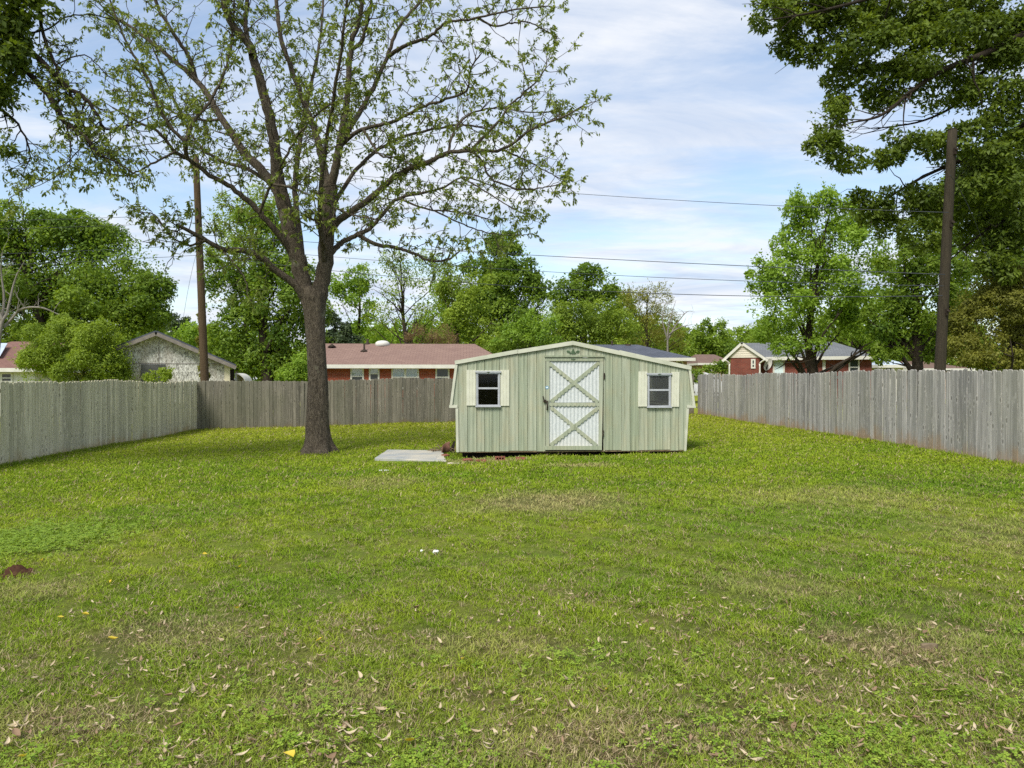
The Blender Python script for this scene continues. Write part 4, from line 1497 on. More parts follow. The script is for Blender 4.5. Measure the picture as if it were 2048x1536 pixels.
# parked white car roof beyond the fence, right of the shed
p = PY(1398, 745, 50.0)
g0 = float(gz(p[0], 50))
car = empty('parked_car', (p[0], 50, g0), 'white parked car whose roof shows above the right fence', 'car')
M['car_paint'] = plain('white_car_paint', srgb(226, 230, 234), 0.3, 0.02, 2, 0.5)
cw = 0.86
sec = [(-2.2, 0.35), (2.2, 0.35), (2.25, 0.8), (1.5, 0.95), (0.9, 1.35), (0.2, 1.50), (-0.9, 1.48), (-1.7, 1.05), (-2.25, 0.95)]
zs = (p[2] - g0) / 1.45
zs = max(0.9, min(1.35, zs))
MB().prism([(p[0] + x * 0.95, g0 + z * zs) for x, z in sec], 50 - cw, 50 + cw).build('body', M['car_paint'], car)
MB().prism([(p[0] + x * 0.95, g0 + z * zs) for x, z in [(0.8, 0.98), (0.75, 1.3), (0.2, 1.42), (-0.8, 1.40), (-1.4, 1.05)]][::-1], 50 - cw - 0.01, 50 - cw + 0.005).build('side_window', M['house_glass'], car)
for sx in (-1.4, 1.4):
    for sy in (-1, 1):
        MB().tube([(p[0] + sx, 50 + sy * (cw - 0.22), g0 + 0.32), (p[0] + sx, 50 + sy * (cw + 0.01), g0 + 0.32)], 0.33, 16).build('wheel', M['hole'], car)

# ------------------------------------------------------------------ utility poles and wires
def utility_pole(px0, py0, px1, py1, Y, r0, r1, mat, label, moss):
    a, b = PY(px0, py0, Y), PY(px1, py1, Y)
    d = (b - a) / (b[2] - a[2])
    base = a - d * (a[2] - float(gz(a[0], a[1])))
    root = empty('utility_pole', base, label, 'utility pole', 'utility poles')
    zs_ = np.linspace(0, 1, 12)
    pts = [base + (b - base) * z for z in zs_]
    pts[0] = pts[0] - np.array([0, 0, 0.4])
    MB().tube(pts, r0 + (r1 - r0) * zs_, 14).build('shaft', mat, root)
    MB().tube([b, b + [0, 0, 0.03]], [r1 + 0.006, r1 - 0.03], 14).build('cap', mat, root)
    return root, base, b


pl_root, pl_base, pl_top = utility_pole(409.5, 760, 391.5, 311, 29.4, 0.165, 0.115, M['pole_left'], 'brown leaning utility pole behind the left fence corner', True)
pr_root, pr_base, pr_top = utility_pole(1880, 737, 1905, 260, 17.3, 0.132, 0.104, M['pole_right'], 'dark utility pole behind the right fence, under the overhanging tree', False)
for (root, base, top, zs_) in ((pl_root, pl_base, pl_top, (0.94, 0.80, 0.76, 0.7, 0.66)), (pr_root, pr_base, pr_top, (0.93, 0.70, 0.42))):
    for f in zs_:
        q = base + (top - base) * f
        MB().tube([q + [0, -0.17, 0], q + [0, -0.24, 0.0]], 0.03, 7).box(q[0] - 0.025, q[0] + 0.025, q[1] - 0.18, q[1] - 0.1, q[2] - 0.1, q[2] + 0.06).build('bracket', M['iron'], root)


def wire(pix, label, r_=0.013):
    """pix: list of (px,py,depth); interpolated as a curve in space"""
    px = np.array([q[0] for q in pix], float)
    py = np.array([q[1] for q in pix], float)
    iv = 1 / np.array([q[2] for q in pix], float)
    t_ = np.linspace(px[0], px[-1], 40)
    # smooth interpolation of the height by a quadratic through the points
    deg = min(2, len(pix) - 1)
    co = np.polyfit(px, py, deg)
    ivl = np.interp(t_, px, iv) if px[0] < px[-1] else np.interp(-t_, -px, iv)
    pts = [P(x, np.polyval(co, x), 1 / i_) for x, i_ in zip(t_, ivl)]
    tag(MB().tube(pts, r_ * 0.75, 5).build('power_line', M['wire']), label, 'power line', 'overhead wires')


DL, DR = 29.2, 17.0
wire([(391, 318, DL), (1110, 383, 24), (1590, 415, 19.6), (1897, 424, DR)], 'highest overhead wire crossing the sky above the shed', 0.010)
wire([(397, 470, DL), (1060, 508, 24), (1500, 535, 19.8), (1890, 548, DR)], 'second overhead wire from the top, right of the tall round tree', 0.013)
wire([(398, 490, DL), (880, 530, 25), (1500, 562, 19.8), (1888, 572, DR)], 'thin overhead wire just above the lowest one over the shed', 0.010)
wire([(400, 512, DL), (690, 541, 26.5), (1500, 594.5, 19.8), (1885, 590, DR)], 'lowest black overhead wire running to the right utility pole', 0.013)
wire([(391, 308, DL), (0, 303, 31), (-700, 290, 34)], 'faint topmost wire left of the left utility pole', 0.008)
wire([(396, 428, DL), (200, 436, 30), (-700, 440, 34)], 'upper of two close wires left of the left pole', 0.012)
wire([(396, 444, DL), (200, 452, 30), (-700, 462, 34)], 'lower of two close wires left of the left pole', 0.010)
wire([(399, 489, DL), (200, 500, 30), (-700, 508, 34)], 'wire crossing the big left tree at mid height', 0.011)
wire([(401, 510, DL), (0, 530, 30), (-700, 540, 34)], 'lowest wire crossing the big left tree', 0.011)
wire([(1900, 350, DR), (1940, 420, 17.5), (1990, 560, 19)], 'slack wire dropping to the right from the right pole', 0.010)
wire([(395, 500, DL), (380, 560, 30.5), (366, 640, 33)], 'thin service drop falling left of the left pole', 0.008)

# ------------------------------------------------------------------ foliage
FOLI = 8.0
LEAFK = 0.85


def unit(a):
    return a / (np.linalg.norm(a, axis=-1, keepdims=True) + 1e-9)


def leaf_mesh(name, C, Dr, Nn, L, W, tint, fold=0.15):
    """kite shaped leaves: centre of base C, direction Dr, face normal Nn"""
    Dr = unit(Dr)
    Sd = unit(np.cross(Dr, Nn))
    Nn = np.cross(Sd, Dr)
    L, W = L[:, None], W[:, None]
    a = C
    b = C + Dr * L * 0.45 + Sd * W * 0.5 + Nn * W * fold
    c = C + Dr * L
    d = C + Dr * L * 0.45 - Sd * W * 0.5 + Nn * W * fold
    n = len(C)
    V = np.stack([a, b, c, d], 1).reshape(-1, 3)
    Fc = np.arange(4 * n).reshape(n, 4)
    return np_mesh(name, V, Fc, False, tint)


def crown_leaves(blobs, depth, dens, clump_r, per, leaf, rs_, shell=0.45, flat=0.75, aspect=0.55, gap=0.0, droop=0.0, tint_mu=0.5, lump=0.30, lumps=1.0, fill=0.22):
    """blobs in pixels -> arrays of leaves. Each blob is a bunch of leafy boughs (lumps) whose leaves sit near the
    bough's surface and face outwards, so that tops are lit and the hollows between boughs stay dark"""
    Cs, Ds, Ns, Ts = [], [], [], []
    for bl in blobs:
        px, py, rx, ry = bl[:4]
        dz = bl[4] if len(bl) > 4 else 0.0
        c = P(px, py, depth + dz)
        s2 = FPX / (depth + dz)
        rad = np.array([rx / s2, min(rx, ry * 1.3) / s2 * 0.85, ry / s2]) * 1.10
        n = max(40, int(math.pi * rx * ry / 1000 * dens * FOLI * per))
        if px < -60 or px > 2110 or py < -70:
            n = max(40, int(n * 0.35))
        nb = max(5, int(11 * lumps * rs_.uniform(0.8, 1.2)))
        u = unit(rs_.normal(size=(nb, 3)) + np.array([0, 0, 0.15]))
        r_ = (shell + (0.86 - shell) * rs_.random(nb) ** 0.6)[:, None]
        bp = c + u * r_ * rad
        lr = rad.mean() * lump * rs_.uniform(0.55, 1.35, nb)
        if gap > 0:
            keep = rs_.random(nb) > gap * 0.45
            keep[0] = True
            bp, lr, u = bp[keep], lr[keep], u[keep]
            nb = len(bp)
        pr = lr ** 2
        bi = rs_.choice(nb, n, p=pr / pr.sum())
        dv = unit(rs_.normal(size=(n, 3)) + 0.45 * u[bi] + np.array([0, 0, 0.25]))
        rr = rs_.uniform(0.70, 1.12, n) * (1 + 0.16 * np.sin(dv[:, 0] * 7 + bi) * np.sin(dv[:, 2] * 6 + 2 * bi))
        pos = bp[bi] + dv * (rr * lr[bi])[:, None] * np.array([1, 1, flat + 0.15])
        inside = rs_.random(n) < fill
        pos[inside] = (c + unit(rs_.normal(size=(n, 3))) * (rs_.random((n, 1)) ** 0.45) * rad * 1.02)[inside]
        nn = unit(dv * 0.9 + np.array([0, 0, 0.35]) + rs_.normal(size=(n, 3)) * 0.5)
        dd = unit(np.cross(nn, rs_.normal(size=(n, 3))) + 0.3 * dv + np.array([0, 0, -0.15 - droop]))
        bt = np.clip(rs_.normal(tint_mu, 0.2, nb), 0, 1)
        Cs.append(pos)
        Ds.append(dd)
        Ns.append(nn)
        Ts.append(np.clip(bt[bi] + rs_.normal(0, 0.16, n), 0, 1))
    C, Dn, Nn, tt = np.concatenate(Cs), np.concatenate(Ds), np.concatenate(Ns), np.concatenate(Ts)
    N = len(C)
    Lf = leaf * LEAFK * rs_.uniform(0.6, 1.4, N)
    return C, Dn, Nn, Lf, Lf * aspect, tt


LEAF = {
    'mid': leaf_mat('leaf_mid_green', (0.090, 0.165, 0.018, 1), (0.245, 0.345, 0.038, 1), 0.42),
    'fresh': leaf_mat('leaf_fresh_green', (0.145, 0.250, 0.026, 1), (0.300, 0.440, 0.055, 1), 0.44),
    'yellow': leaf_mat('leaf_yellow_green', (0.140, 0.215, 0.022, 1), (0.310, 0.410, 0.048, 1), 0.42),
    'olive': leaf_mat('leaf_olive_green', (0.130, 0.140, 0.022, 1), (0.280, 0.285, 0.050, 1), 0.42),
    'pine': leaf_mat('needle_blue_green', (0.037, 0.063, 0.027, 1), (0.092, 0.128, 0.055, 1), 0.2),
    'brown': leaf_mat('bud_brown', (0.146, 0.098, 0.043, 1), (0.268, 0.183, 0.085, 1)),
    'dark': leaf_mat('leaf_dark_oak', (0.065, 0.105, 0.013, 1), (0.180, 0.245, 0.030, 1), 0.42),
    'ash': leaf_mat('leaf_young_nut', (0.100, 0.150, 0.024, 1), (0.270, 0.320, 0.060, 1), 0.45),
}


def limb_path(a, b, bend, rs_, n=7, rise=0.0):
    a, b = np.asarray(a, float), np.asarray(b, float)
    t_ = np.linspace(0, 1, n)[:, None]
    p = a + (b - a) * t_
    L = np.linalg.norm(b - a)
    w_ = rs_.normal(size=3) * bend * L
    p = p + np.sin(t_ * math.pi) * w_ + rs_.normal(size=(n, 3)) * bend * 0.25 * L * (np.sin(t_ * math.pi))
    p[:, 2] += (np.sin(t_[:, 0] * math.pi)) * rise * L
    return p


def bg_tree(name, label, cat, base_px, depth, blobs, kind, leaf, dens, per, clump_r, trunk_r, seed, limbs=7, bark='bark_dark', group=None, top=None, shoots=None, **kw):
    rs_ = np.random.default_rng(seed)
    q = P(base_px, 760, depth)
    base = np.array([q[0], q[1], float(gz(q[0], q[1]))])
    root = empty(name, base, label, cat, group)
    arr = crown_leaves(blobs, depth, dens, clump_r, per, leaf, rs_, **kw)
    C = arr[0]
    cen = np.mean([P(b[0], b[1], depth) for b in blobs], axis=0)
    dist = np.linalg.norm((C - cen) * [1, 0.6, 1], axis=1)
    out_i = np.argsort(-dist)[:max(60, len(C) // 4)]
    size = np.mean([min(b[2], b[3]) for b in blobs]) / FPX * depth
    ns = shoots if shoots is not None else 26 + 5 * len(blobs)
    ex = [[], [], [], [], [], []]
    for k in rs_.choice(out_i, ns):
        d_ = unit(unit(C[k] - cen) + np.array([0, 0, 0.5]) + rs_.normal(size=3) * 0.45)
        L_ = size * rs_.uniform(0.15, 0.55)
        m_ = 16
        f_ = rs_.random(m_)
        ex[0].append(C[k] + d_ * (f_ * L_)[:, None] + rs_.normal(size=(m_, 3)) * leaf * 0.35)
        ex[1].append(unit(d_ + rs_.normal(size=(m_, 3)) * 0.8))
        ex[2].append(unit(rs_.normal(size=(m_, 3)) + np.array([0, 0, 0.6])))
        l_ = leaf * LEAFK * rs_.uniform(0.5, 1.1, m_)
        ex[3].append(l_)
        ex[4].append(l_ * 0.5)
        ex[5].append(np.clip(rs_.normal(0.65, 0.2, m_), 0, 1))
    arr = tuple(np.concatenate([a_] + e_) for a_, e_ in zip(arr, ex))
    C = arr[0]
    C[:, 2] = np.maximum(C[:, 2], base[2] + 0.05)
    me = leaf_mesh('crown', C - base, *arr[1:])
    cr_ = link('crown', me, LEAF[kind], root)
    tag(cr_, kind='stuff')
    ts = TubeSet()
    cs = [P(b[0], b[1], depth + (b[4] if len(b) > 4 else 0)) for b in blobs]
    tops = max(cs, key=lambda c: c[2]) if top is None else P(top[0], top[1], depth)
    n = 12
    tr = limb_path(base - [0, 0, 0.3], tops, 0.02, rs_, n)
    tt = np.linspace(0, 1, n)
    ts.add(tr, trunk_r * (1 - 0.88 * tt) + trunk_r * 0.5 * np.exp(-tt * 14), 9)
    hgt = tops[2] - base[2]
    for k in range(limbs):
        b = blobs[rs_.integers(len(blobs))]
        dz = b[4] if len(b) > 4 else 0
        a_ = rs_.uniform(0, 6.28)
        end = P(b[0] + 0.8 * b[2] * math.cos(a_), b[1] + 0.75 * b[3] * math.sin(a_), depth + dz + rs_.normal() * b[2] / FPX * depth * 0.5)
        f = np.clip((end[2] - base[2]) / hgt - rs_.uniform(0.15, 0.4), 0.16, 0.85)
        i_ = f * (n - 1)
        j_ = int(i_)
        st_ = tr[j_] * (1 - (i_ - j_)) + tr[min(j_ + 1, n - 1)] * (i_ - j_)
        rr = trunk_r * (1 - 0.88 * f) * rs_.uniform(0.35, 0.6)
        lp_ = limb_path(st_, end, 0.05, rs_, 7, 0.05)
        ts.add(lp_, np.linspace(rr, rr * 0.15, 7), 6)
        for _ in range(3):
            j2 = rs_.integers(2, 6)
            e2 = lp_[j2] + unit(rs_.normal(size=3) + np.array([0, 0, 0.4])) * rs_.uniform(0.6, 1.4) * max(0.8, b[2] / FPX * depth * 0.5)
            ts.add(limb_path(lp_[j2], e2, 0.06, rs_, 5), np.linspace(rr * 0.4, rr * 0.08, 5), 5)
    ts.build('trunk', M[bark], root)
    return root


GT = 'trees beyond the fences'
# far woods closing the view low down
rs_ = np.random.default_rng(77)
pos = []
for px in np.arange(-900, 3000, 13):
    h_ = 668 + 14 * math.sin(px * 0.013) + 10 * math.sin(px * 0.031 + 2)
    if 1380 < px < 1560:
        h_ = 672 + 6 * math.sin(px * 0.07)
    pos.append((px, h_ + 26, 26, 30, rs_.normal() * 6))
    pos.append((px, h_ + 62, 26, 24, rs_.normal() * 6))
arr = crown_leaves(pos, 125.0, 0.9, 1.6, 9, 1.2, rs_, tint_mu=0.5)
wood_o = np.array([0, 125.0, 0])
tag(link('distant_woods', leaf_mesh('distant_woods', arr[0] - wood_o, *arr[1:]), LEAF['mid'], None, wood_o), 'hazy green band of distant woods behind the houses', 'woods', kind='stuff')

bg_tree('broadleaf_tree', 'huge rounded dark green tree at the left behind the wires', 'tree', 120, 52,
        [(60, 520, 130, 105, 0), (150, 540, 130, 90, 2), (220, 570, 105, 90, -1), (275, 600, 62, 65, 1), (40, 620, 110, 80, 2), (130, 660, 120, 60, 0), (235, 660, 90, 50, 1), (-60, 560, 110, 120, 3), (110, 470, 95, 50, 1), (20, 455, 70, 45, 0), (290, 640, 45, 40, 0), (-140, 620, 120, 130, 2)],
        'mid', 0.26, 3.2, 16, 0.72, 0.55, 21, 9, group=GT, flat=0.55, tint_mu=0.42)
bg_tree('leafy_bush', 'bushy yellow green shrub rising above the left fence', 'bush', 150, 31,
        [(95, 700, 52, 45, 0), (150, 690, 60, 48, 1), (205, 700, 52, 48, -0.5), (225, 725, 40, 40, 0), (80, 735, 42, 35, 0), (150, 740, 80, 40, 0), (170, 655, 50, 20, 0.4), (205, 740, 50, 40, 0.3), (120, 665, 30, 18, 0)],
        'yellow', 0.12, 8.5, 14, 0.26, 0.09, 22, 14, group='shrubs showing above the fences', flat=0.8, tint_mu=0.5, aspect=0.4, shell=0.5, shoots=260, gap=0.5, lump=0.34, fill=0.12)
bg_tree('broadleaf_tree', 'mixed dark green tree behind the main trunk, left of the brick house', 'tree', 545, 46,
        [(520, 520, 80, 60, 0), (470, 600, 60, 60, 1), (560, 600, 70, 70, -1), (500, 680, 80, 70, 1), (590, 690, 55, 70, 0), (450, 700, 45, 60, 0), (540, 740, 80, 40, 0), (520, 445, 60, 45, 0), (450, 560, 45, 40, 0), (600, 560, 50, 50, 1), (600, 630, 60, 40, 0)],
        'mid', 0.24, 3.0, 14, 0.6, 0.4, 23, 9, group=GT, gap=0.45, tint_mu=0.35)
bg_tree('broadleaf_tree', 'pale yellow green tree crown behind the fork of the main tree', 'tree', 470, 55,
        [(470, 440, 50, 42, 0), (520, 410, 40, 40, 0), (560, 430, 40, 36, 0), (480, 500, 60, 40, 0)],
        'yellow', 0.22, 2.2, 12, 0.6, 0.3, 24, 6, group=GT, gap=0.5)
bg_tree('small_pine', 'small dark flat topped pine far off, left of the left pole', 'tree', 352, 95,
        [(350, 642, 26, 11, 0), (362, 652, 20, 9, 0), (340, 655, 14, 8, 0)], 'pine', 0.4, 6, 12, 0.9, 0.3, 25, 3, group=GT)
bg_tree('broadleaf_tree', 'bright green rounded tree between outbuilding and left pole', 'tree', 385, 70,
        [(380, 680, 36, 36, 0), (420, 680, 40, 30, 0), (440, 715, 60, 40, 0)], 'fresh', 0.3, 4, 14, 0.8, 0.3, 26, 4, group=GT)
bg_tree('leafy_bush', 'lime green shrub at the back fence left of the main trunk', 'bush', 595, 35,
        [(595, 735, 30, 25, 0), (612, 720, 20, 20, 0), (580, 752, 25, 18, 0), (610, 752, 26, 20, 0)], 'fresh', 0.13, 9, 12, 0.25, 0.06, 27, 7, group='shrubs showing above the fences', tint_mu=0.6)
bg_tree('conifer', 'dark blue green conifer over the left end of the pink roof', 'tree', 680, 58,
        [(680, 662, 24, 20, 0), (672, 685, 30, 22, 0), (690, 690, 34, 20, 0), (668, 640, 14, 16, 0)], 'pine', 0.26, 7, 14, 0.6, 0.25, 28, 5, group=GT)
bg_tree('broadleaf_tree', 'fresh green tree right of the main trunk, above the pink roof', 'tree', 715, 64,
        [(700, 600, 46, 46, 0), (735, 640, 34, 50, 0), (690, 570, 36, 30, 0), (755, 680, 36, 26, 0), (720, 560, 30, 24, 0)], 'fresh', 0.28, 2.8, 13, 0.7, 0.3, 29, 6, group=GT, gap=0.5, tint_mu=0.4)
bg_tree('open_tree', 'open branching tree with thin foliage above the pink roof', 'tree', 825, 58,
        [(780, 560, 50, 46, 0), (830, 540, 50, 40, 0), (870, 570, 40, 50, 0), (800, 620, 60, 36, 0), (860, 630, 40, 40, 0), (760, 640, 30, 30, 0), (800, 520, 40, 24, 0)],
        'yellow', 0.2, 1.9, 9, 0.6, 0.26, 30, 26, group=GT, gap=0.3)
bg_tree('bare_shrub', 'brownish bare twiggy shrub behind the pink roof ridge', 'shrub', 868, 50,
        [(865, 668, 46, 22, 0), (845, 682, 40, 14, 0), (890, 680, 30, 16, 0)], 'brown', 0.11, 9, 11, 0.35, 0.08, 31, 22, group=GT, aspect=0.3)
bg_tree('broadleaf_tree', 'tall conical dense tree behind the left shed roof', 'tree', 1000, 66,
        [(1005, 520, 52, 46, 0), (1010, 590, 82, 60, 0), (1045, 630, 60, 60, -1), (960, 600, 60, 50, 0), (1000, 670, 90, 46, 0), (1010, 490, 34, 26, 0), (940, 640, 50, 50, 0), (1075, 580, 28, 36, 0), (985, 545, 58, 36, 0), (1040, 550, 45, 40, 0)],
        'mid', 0.30, 4.0, 15, 0.85, 0.45, 32, 8, group=GT, tint_mu=0.40, flat=0.6)
bg_tree('broadleaf_tree', 'lighter yellow green tree in front of the conical tree', 'tree', 930, 56,
        [(920, 600, 44, 45, 0), (950, 630, 50, 50, 0), (910, 655, 40, 40, 0), (960, 675, 50, 36, 0), (950, 570, 36, 24, 0), (900, 560, 26, 30, 0)],
        'yellow', 0.22, 3.6, 13, 0.6, 0.28, 33, 8, group=GT, gap=0.3, tint_mu=0.45)
bg_tree('broadleaf_tree', 'pale grey green sapling crown just above the shed ridge', 'tree', 1065, 48,
        [(1040, 660, 40, 28, 0), (1080, 650, 42, 26, 0), (1070, 680, 54, 22, 0), (1010, 685, 30, 18, 0)], 'fresh', 0.2, 4.2, 12, 0.5, 0.16, 34, 8, group=GT, tint_mu=0.3)
bg_tree('broadleaf_tree', 'round dark green tree behind the right shed roof', 'tree', 1180, 72,
        [(1180, 570, 55, 38, 0), (1150, 600, 50, 50, 0), (1215, 600, 38, 46, 0), (1180, 550, 36, 22, 0), (1180, 640, 70, 46, 0)], 'mid', 0.32, 4.2, 15, 0.9, 0.4, 35, 6, group=GT, tint_mu=0.3, flat=0.6)
bg_tree('broadleaf_tree', 'light olive tree in front of the round dark tree', 'tree', 1190, 58,
        [(1150, 625, 46, 36, 0), (1200, 625, 50, 36, 0), (1240, 650, 36, 36, 0), (1160, 670, 70, 30, 0), (1230, 685, 60, 22, 0), (1120, 650, 30, 36, 0)], 'yellow', 0.22, 4.2, 13, 0.6, 0.28, 36, 7, group=GT, tint_mu=0.35)
bg_tree('open_tree', 'feathery pale green tree above the charcoal roof', 'tree', 1300, 62,
        [(1270, 610, 30, 36, 0), (1305, 610, 40, 36, 0), (1320, 650, 40, 40, 0), (1280, 660, 46, 36, 0), (1340, 680, 40, 26, 0), (1295, 585, 26, 16, 0)], 'olive', 0.2, 4.0, 12, 0.55, 0.22, 37, 12, group=GT, gap=0.2, tint_mu=0.7, aspect=0.35)
bg_tree('broadleaf_tree', 'round bright tree left of the far gabled house', 'tree', 1420, 84,
        [(1422, 680, 40, 34, 0), (1400, 705, 34, 30, 0), (1440, 715, 36, 30, 0), (1420, 738, 40, 16, 0)], 'mid', 0.36, 4.6, 14, 0.9, 0.35, 38, 4, group=GT, tint_mu=0.6, flat=0.6)
bg_tree('broadleaf_tree', 'hazy green tree behind the white gable', 'tree', 1500, 90,
        [(1480, 680, 36, 26, 0), (1520, 670, 40, 26, 0), (1550, 690, 40, 26, 0)], 'mid', 0.38, 4.2, 13, 0.9, 0.3, 39, 4, group=GT, tint_mu=0.6)
bg_tree('leafy_bush', 'small round bush in front of the far gabled house', 'bush', 1446, 60,
        [(1446, 734, 28, 14, 0), (1435, 742, 22, 12, 0)], 'mid', 0.2, 9, 12, 0.4, 0.08, 40, 5, group='shrubs showing above the fences')
bg_tree('broadleaf_tree', 'bright green spreading tree in front of the right brick house', 'tree', 1634, 36,
        [(1640, 470, 80, 55, 0), (1570, 540, 70, 50, 0), (1660, 560, 90, 60, 0), (1720, 560, 70, 60, 1), (1560, 610, 66, 40, -1), (1640, 640, 90, 40, 0), (1740, 630, 60, 50, 0), (1600, 430, 34, 34, 0), (1660, 425, 50, 34, 0), (1545, 660, 46, 26, 0), (1600, 690, 60, 22, -0.5), (1700, 480, 60, 45, 0.5), (1525, 560, 32, 46, 0), (1760, 680, 40, 26, 0.5), (1600, 500, 50, 40, 0)],
        'fresh', 0.18, 2.7, 13, 0.46, 0.27, 41, 22, group=GT, gap=0.7, tint_mu=0.55, lump=0.30, fill=0.18, shoots=300)
bg_tree('broadleaf_tree', 'green tree with dark limbs left of the right utility pole', 'tree', 1850, 30,
        [(1800, 560, 50, 60, 0), (1850, 600, 60, 50, 0), (1820, 650, 60, 44, 0), (1870, 680, 56, 36, 0.4), (1770, 640, 40, 44, 0), (1840, 520, 50, 40, 0), (1800, 705, 60, 18, 0), (1900, 560, 40, 50, 0.5), (1920, 620, 30, 50, 0)],
        'mid', 0.17, 3.2, 13, 0.38, 0.3, 42, 12, group=GT, gap=0.45, tint_mu=0.5)
bg_tree('broadleaf_tree', 'yellowish olive tree behind the fence at the right edge', 'tree', 1990, 21,
        [(1960, 640, 60, 70, 0), (2010, 600, 70, 60, 0), (2040, 680, 80, 60, 0.5), (1940, 700, 50, 36, 0), (2060, 580, 60, 60, 0), (2110, 650, 70, 80, 0), (1990, 715, 60, 30, -0.3), (2060, 725, 60, 30, 0)],
        'olive', 0.085, 6.0, 15, 0.22, 0.14, 43, 14, group=GT, tint_mu=0.55, gap=0.25, flat=0.55)
bg_tree('leafy_bush', 'spindly sapling before the boarded outbuilding window', 'bush', 325, 31,
        [(320, 752, 20, 12, 0), (330, 745, 12, 10, 0), (300, 757, 12, 8, 0)], 'yellow', 0.12, 8, 9, 0.2, 0.03, 44, 6, group='shrubs showing above the fences', tint_mu=0.8)
bg_tree('broadleaf_tree', 'tall shaded green tree filling the right edge behind the overhanging boughs', 'tree', 2010, 33,
        [(1950, 430, 70, 70, 0), (2030, 400, 80, 80, 0), (1900, 500, 60, 60, 0), (2000, 520, 80, 60, 0), (2080, 480, 80, 90, 0), (1960, 580, 70, 50, 0), (1960, 340, 60, 55, 0), (2050, 300, 70, 60, 0), (2140, 380, 80, 100, 0), (1870, 430, 50, 50, 0.5)],
        'mid', 0.17, 2.3, 13, 0.38, 0.32, 46, 10, group=GT, gap=0.2, tint_mu=0.35)
bg_tree('broadleaf_tree', 'green tree crown between the pink roof and the conical tree', 'tree', 885, 76,
        [(880, 640, 50, 45, 0), (830, 665, 45, 30, 0), (770, 670, 45, 28, 0), (900, 590, 36, 36, 0)], 'fresh', 0.34, 2.6, 13, 0.6, 0.3, 47, 6, group=GT, gap=0.3, tint_mu=0.4)
bg_tree('broadleaf_tree', 'soft green tree filling the gap right of the shed roof ridge', 'tree', 1270, 82,
        [(1250, 650, 50, 45, 0), (1300, 670, 60, 36, 0), (1350, 690, 40, 30, 0)], 'mid', 0.36, 3.0, 13, 0.6, 0.3, 48, 6, group=GT, tint_mu=0.6)
bg_tree('broadleaf_tree', 'soft green tree behind the right brick house, lowest of the row', 'tree', 1780, 62,
        [(1760, 660, 70, 50, 0), (1840, 670, 60, 45, 0), (1700, 640, 60, 50, 0), (1900, 680, 60, 50, 0), (1580, 680, 70, 36, 0), (1640, 670, 60, 36, 0)], 'mid', 0.30, 2.6, 13, 0.6, 0.3, 49, 6, group=GT, tint_mu=0.6)
# low vegetation behind the fences that closes the foot of the view
bg_tree('hedge', 'loose green hedge behind the far right end of the back fence', 'hedge', 1290, 40,
        [(1380 - 40 * k, 752, 26, 14, 0) for k in range(3)], 'mid', 0.18, 6, 12, 0.35, 0.05, 45, 4, group='shrubs showing above the fences')


# dead and bare trees: limbs only
def bare_tree(label, base_px, depth, stems, mat, r0, seed, twigs):
    rs_ = np.random.default_rng(seed)
    q = P(base_px, 760, depth)
    base = np.array([q[0], q[1], float(gz(q[0], q[1]))])
    root = empty('bare_tree', base, label, 'tree', 'leafless trees')
    ts = TubeSet()
    for st_ in stems:
        pts = [P(x, y, depth + rs_.normal() * 0.2) for x, y in st_]
        if st_[0][1] > 700:
            pts[0] = base - [0, 0, 0.2]
        sm = smooth_path(pts, 4 * len(pts))
        rr = r0 * (0.7 if st_[0][1] < 700 else 1.0) * np.linspace(1, 0.12, len(sm))
        ts.add(sm, rr, 6)
        for _ in range(twigs):
            j_ = rs_.integers(len(sm) // 3, len(sm))
            e = sm[j_] + unit(rs_.normal(size=3) + np.array([0, 0, 0.7])) * rs_.uniform(0.4, 1.0) * r0 * 9
            lp_ = limb_path(sm[j_], e, 0.08, rs_, 5)
            ts.add(lp_, np.linspace(rr[j_] * 0.4 + 0.004, 0.006, 5), 5)
            e2 = lp_[3] + unit(rs_.normal(size=3) + np.array([0, 0, 0.5])) * r0 * 4
            ts.add(limb_path(lp_[3], e2, 0.08, rs_, 4), np.linspace(rr[j_] * 0.2 + 0.003, 0.005, 4), 4)
    ts.build('trunk', mat, root)


bare_tree('pale dead tree with bare limbs at the left edge above the red roof', -20, 33,
          [[(-20, 760), (0, 665), (14, 625), (30, 560), (50, 520)], [(0, 665), (8, 600), (2, 540), (6, 500)], [(8, 655), (40, 620), (80, 615), (115, 628), (140, 640)], [(12, 650), (30, 630), (42, 605)], [(5, 640), (-10, 600), (-20, 540)]],
          M['bark_pale'], 0.10, 51, 6)
bare_tree('bare grey twiggy tree above the end of the charcoal roof', 1338, 60,
          [[(1330, 760), (1335, 680), (1340, 640), (1352, 600)], [(1335, 680), (1352, 650), (1372, 625), (1386, 622)], [(1336, 670), (1360, 655), (1388, 648)], [(1335, 680), (1325, 640), (1330, 605)]],
          M['bark_pale'], 0.11, 52, 9)
bare_tree('pale dead snag standing before the conical tree', 1012, 50, [[(1030, 760), (1036, 690), (1018, 650), (1012, 632)], [(1034, 690), (1022, 680), (1012, 665)]], M['bark_pale'], 0.09, 53, 3)


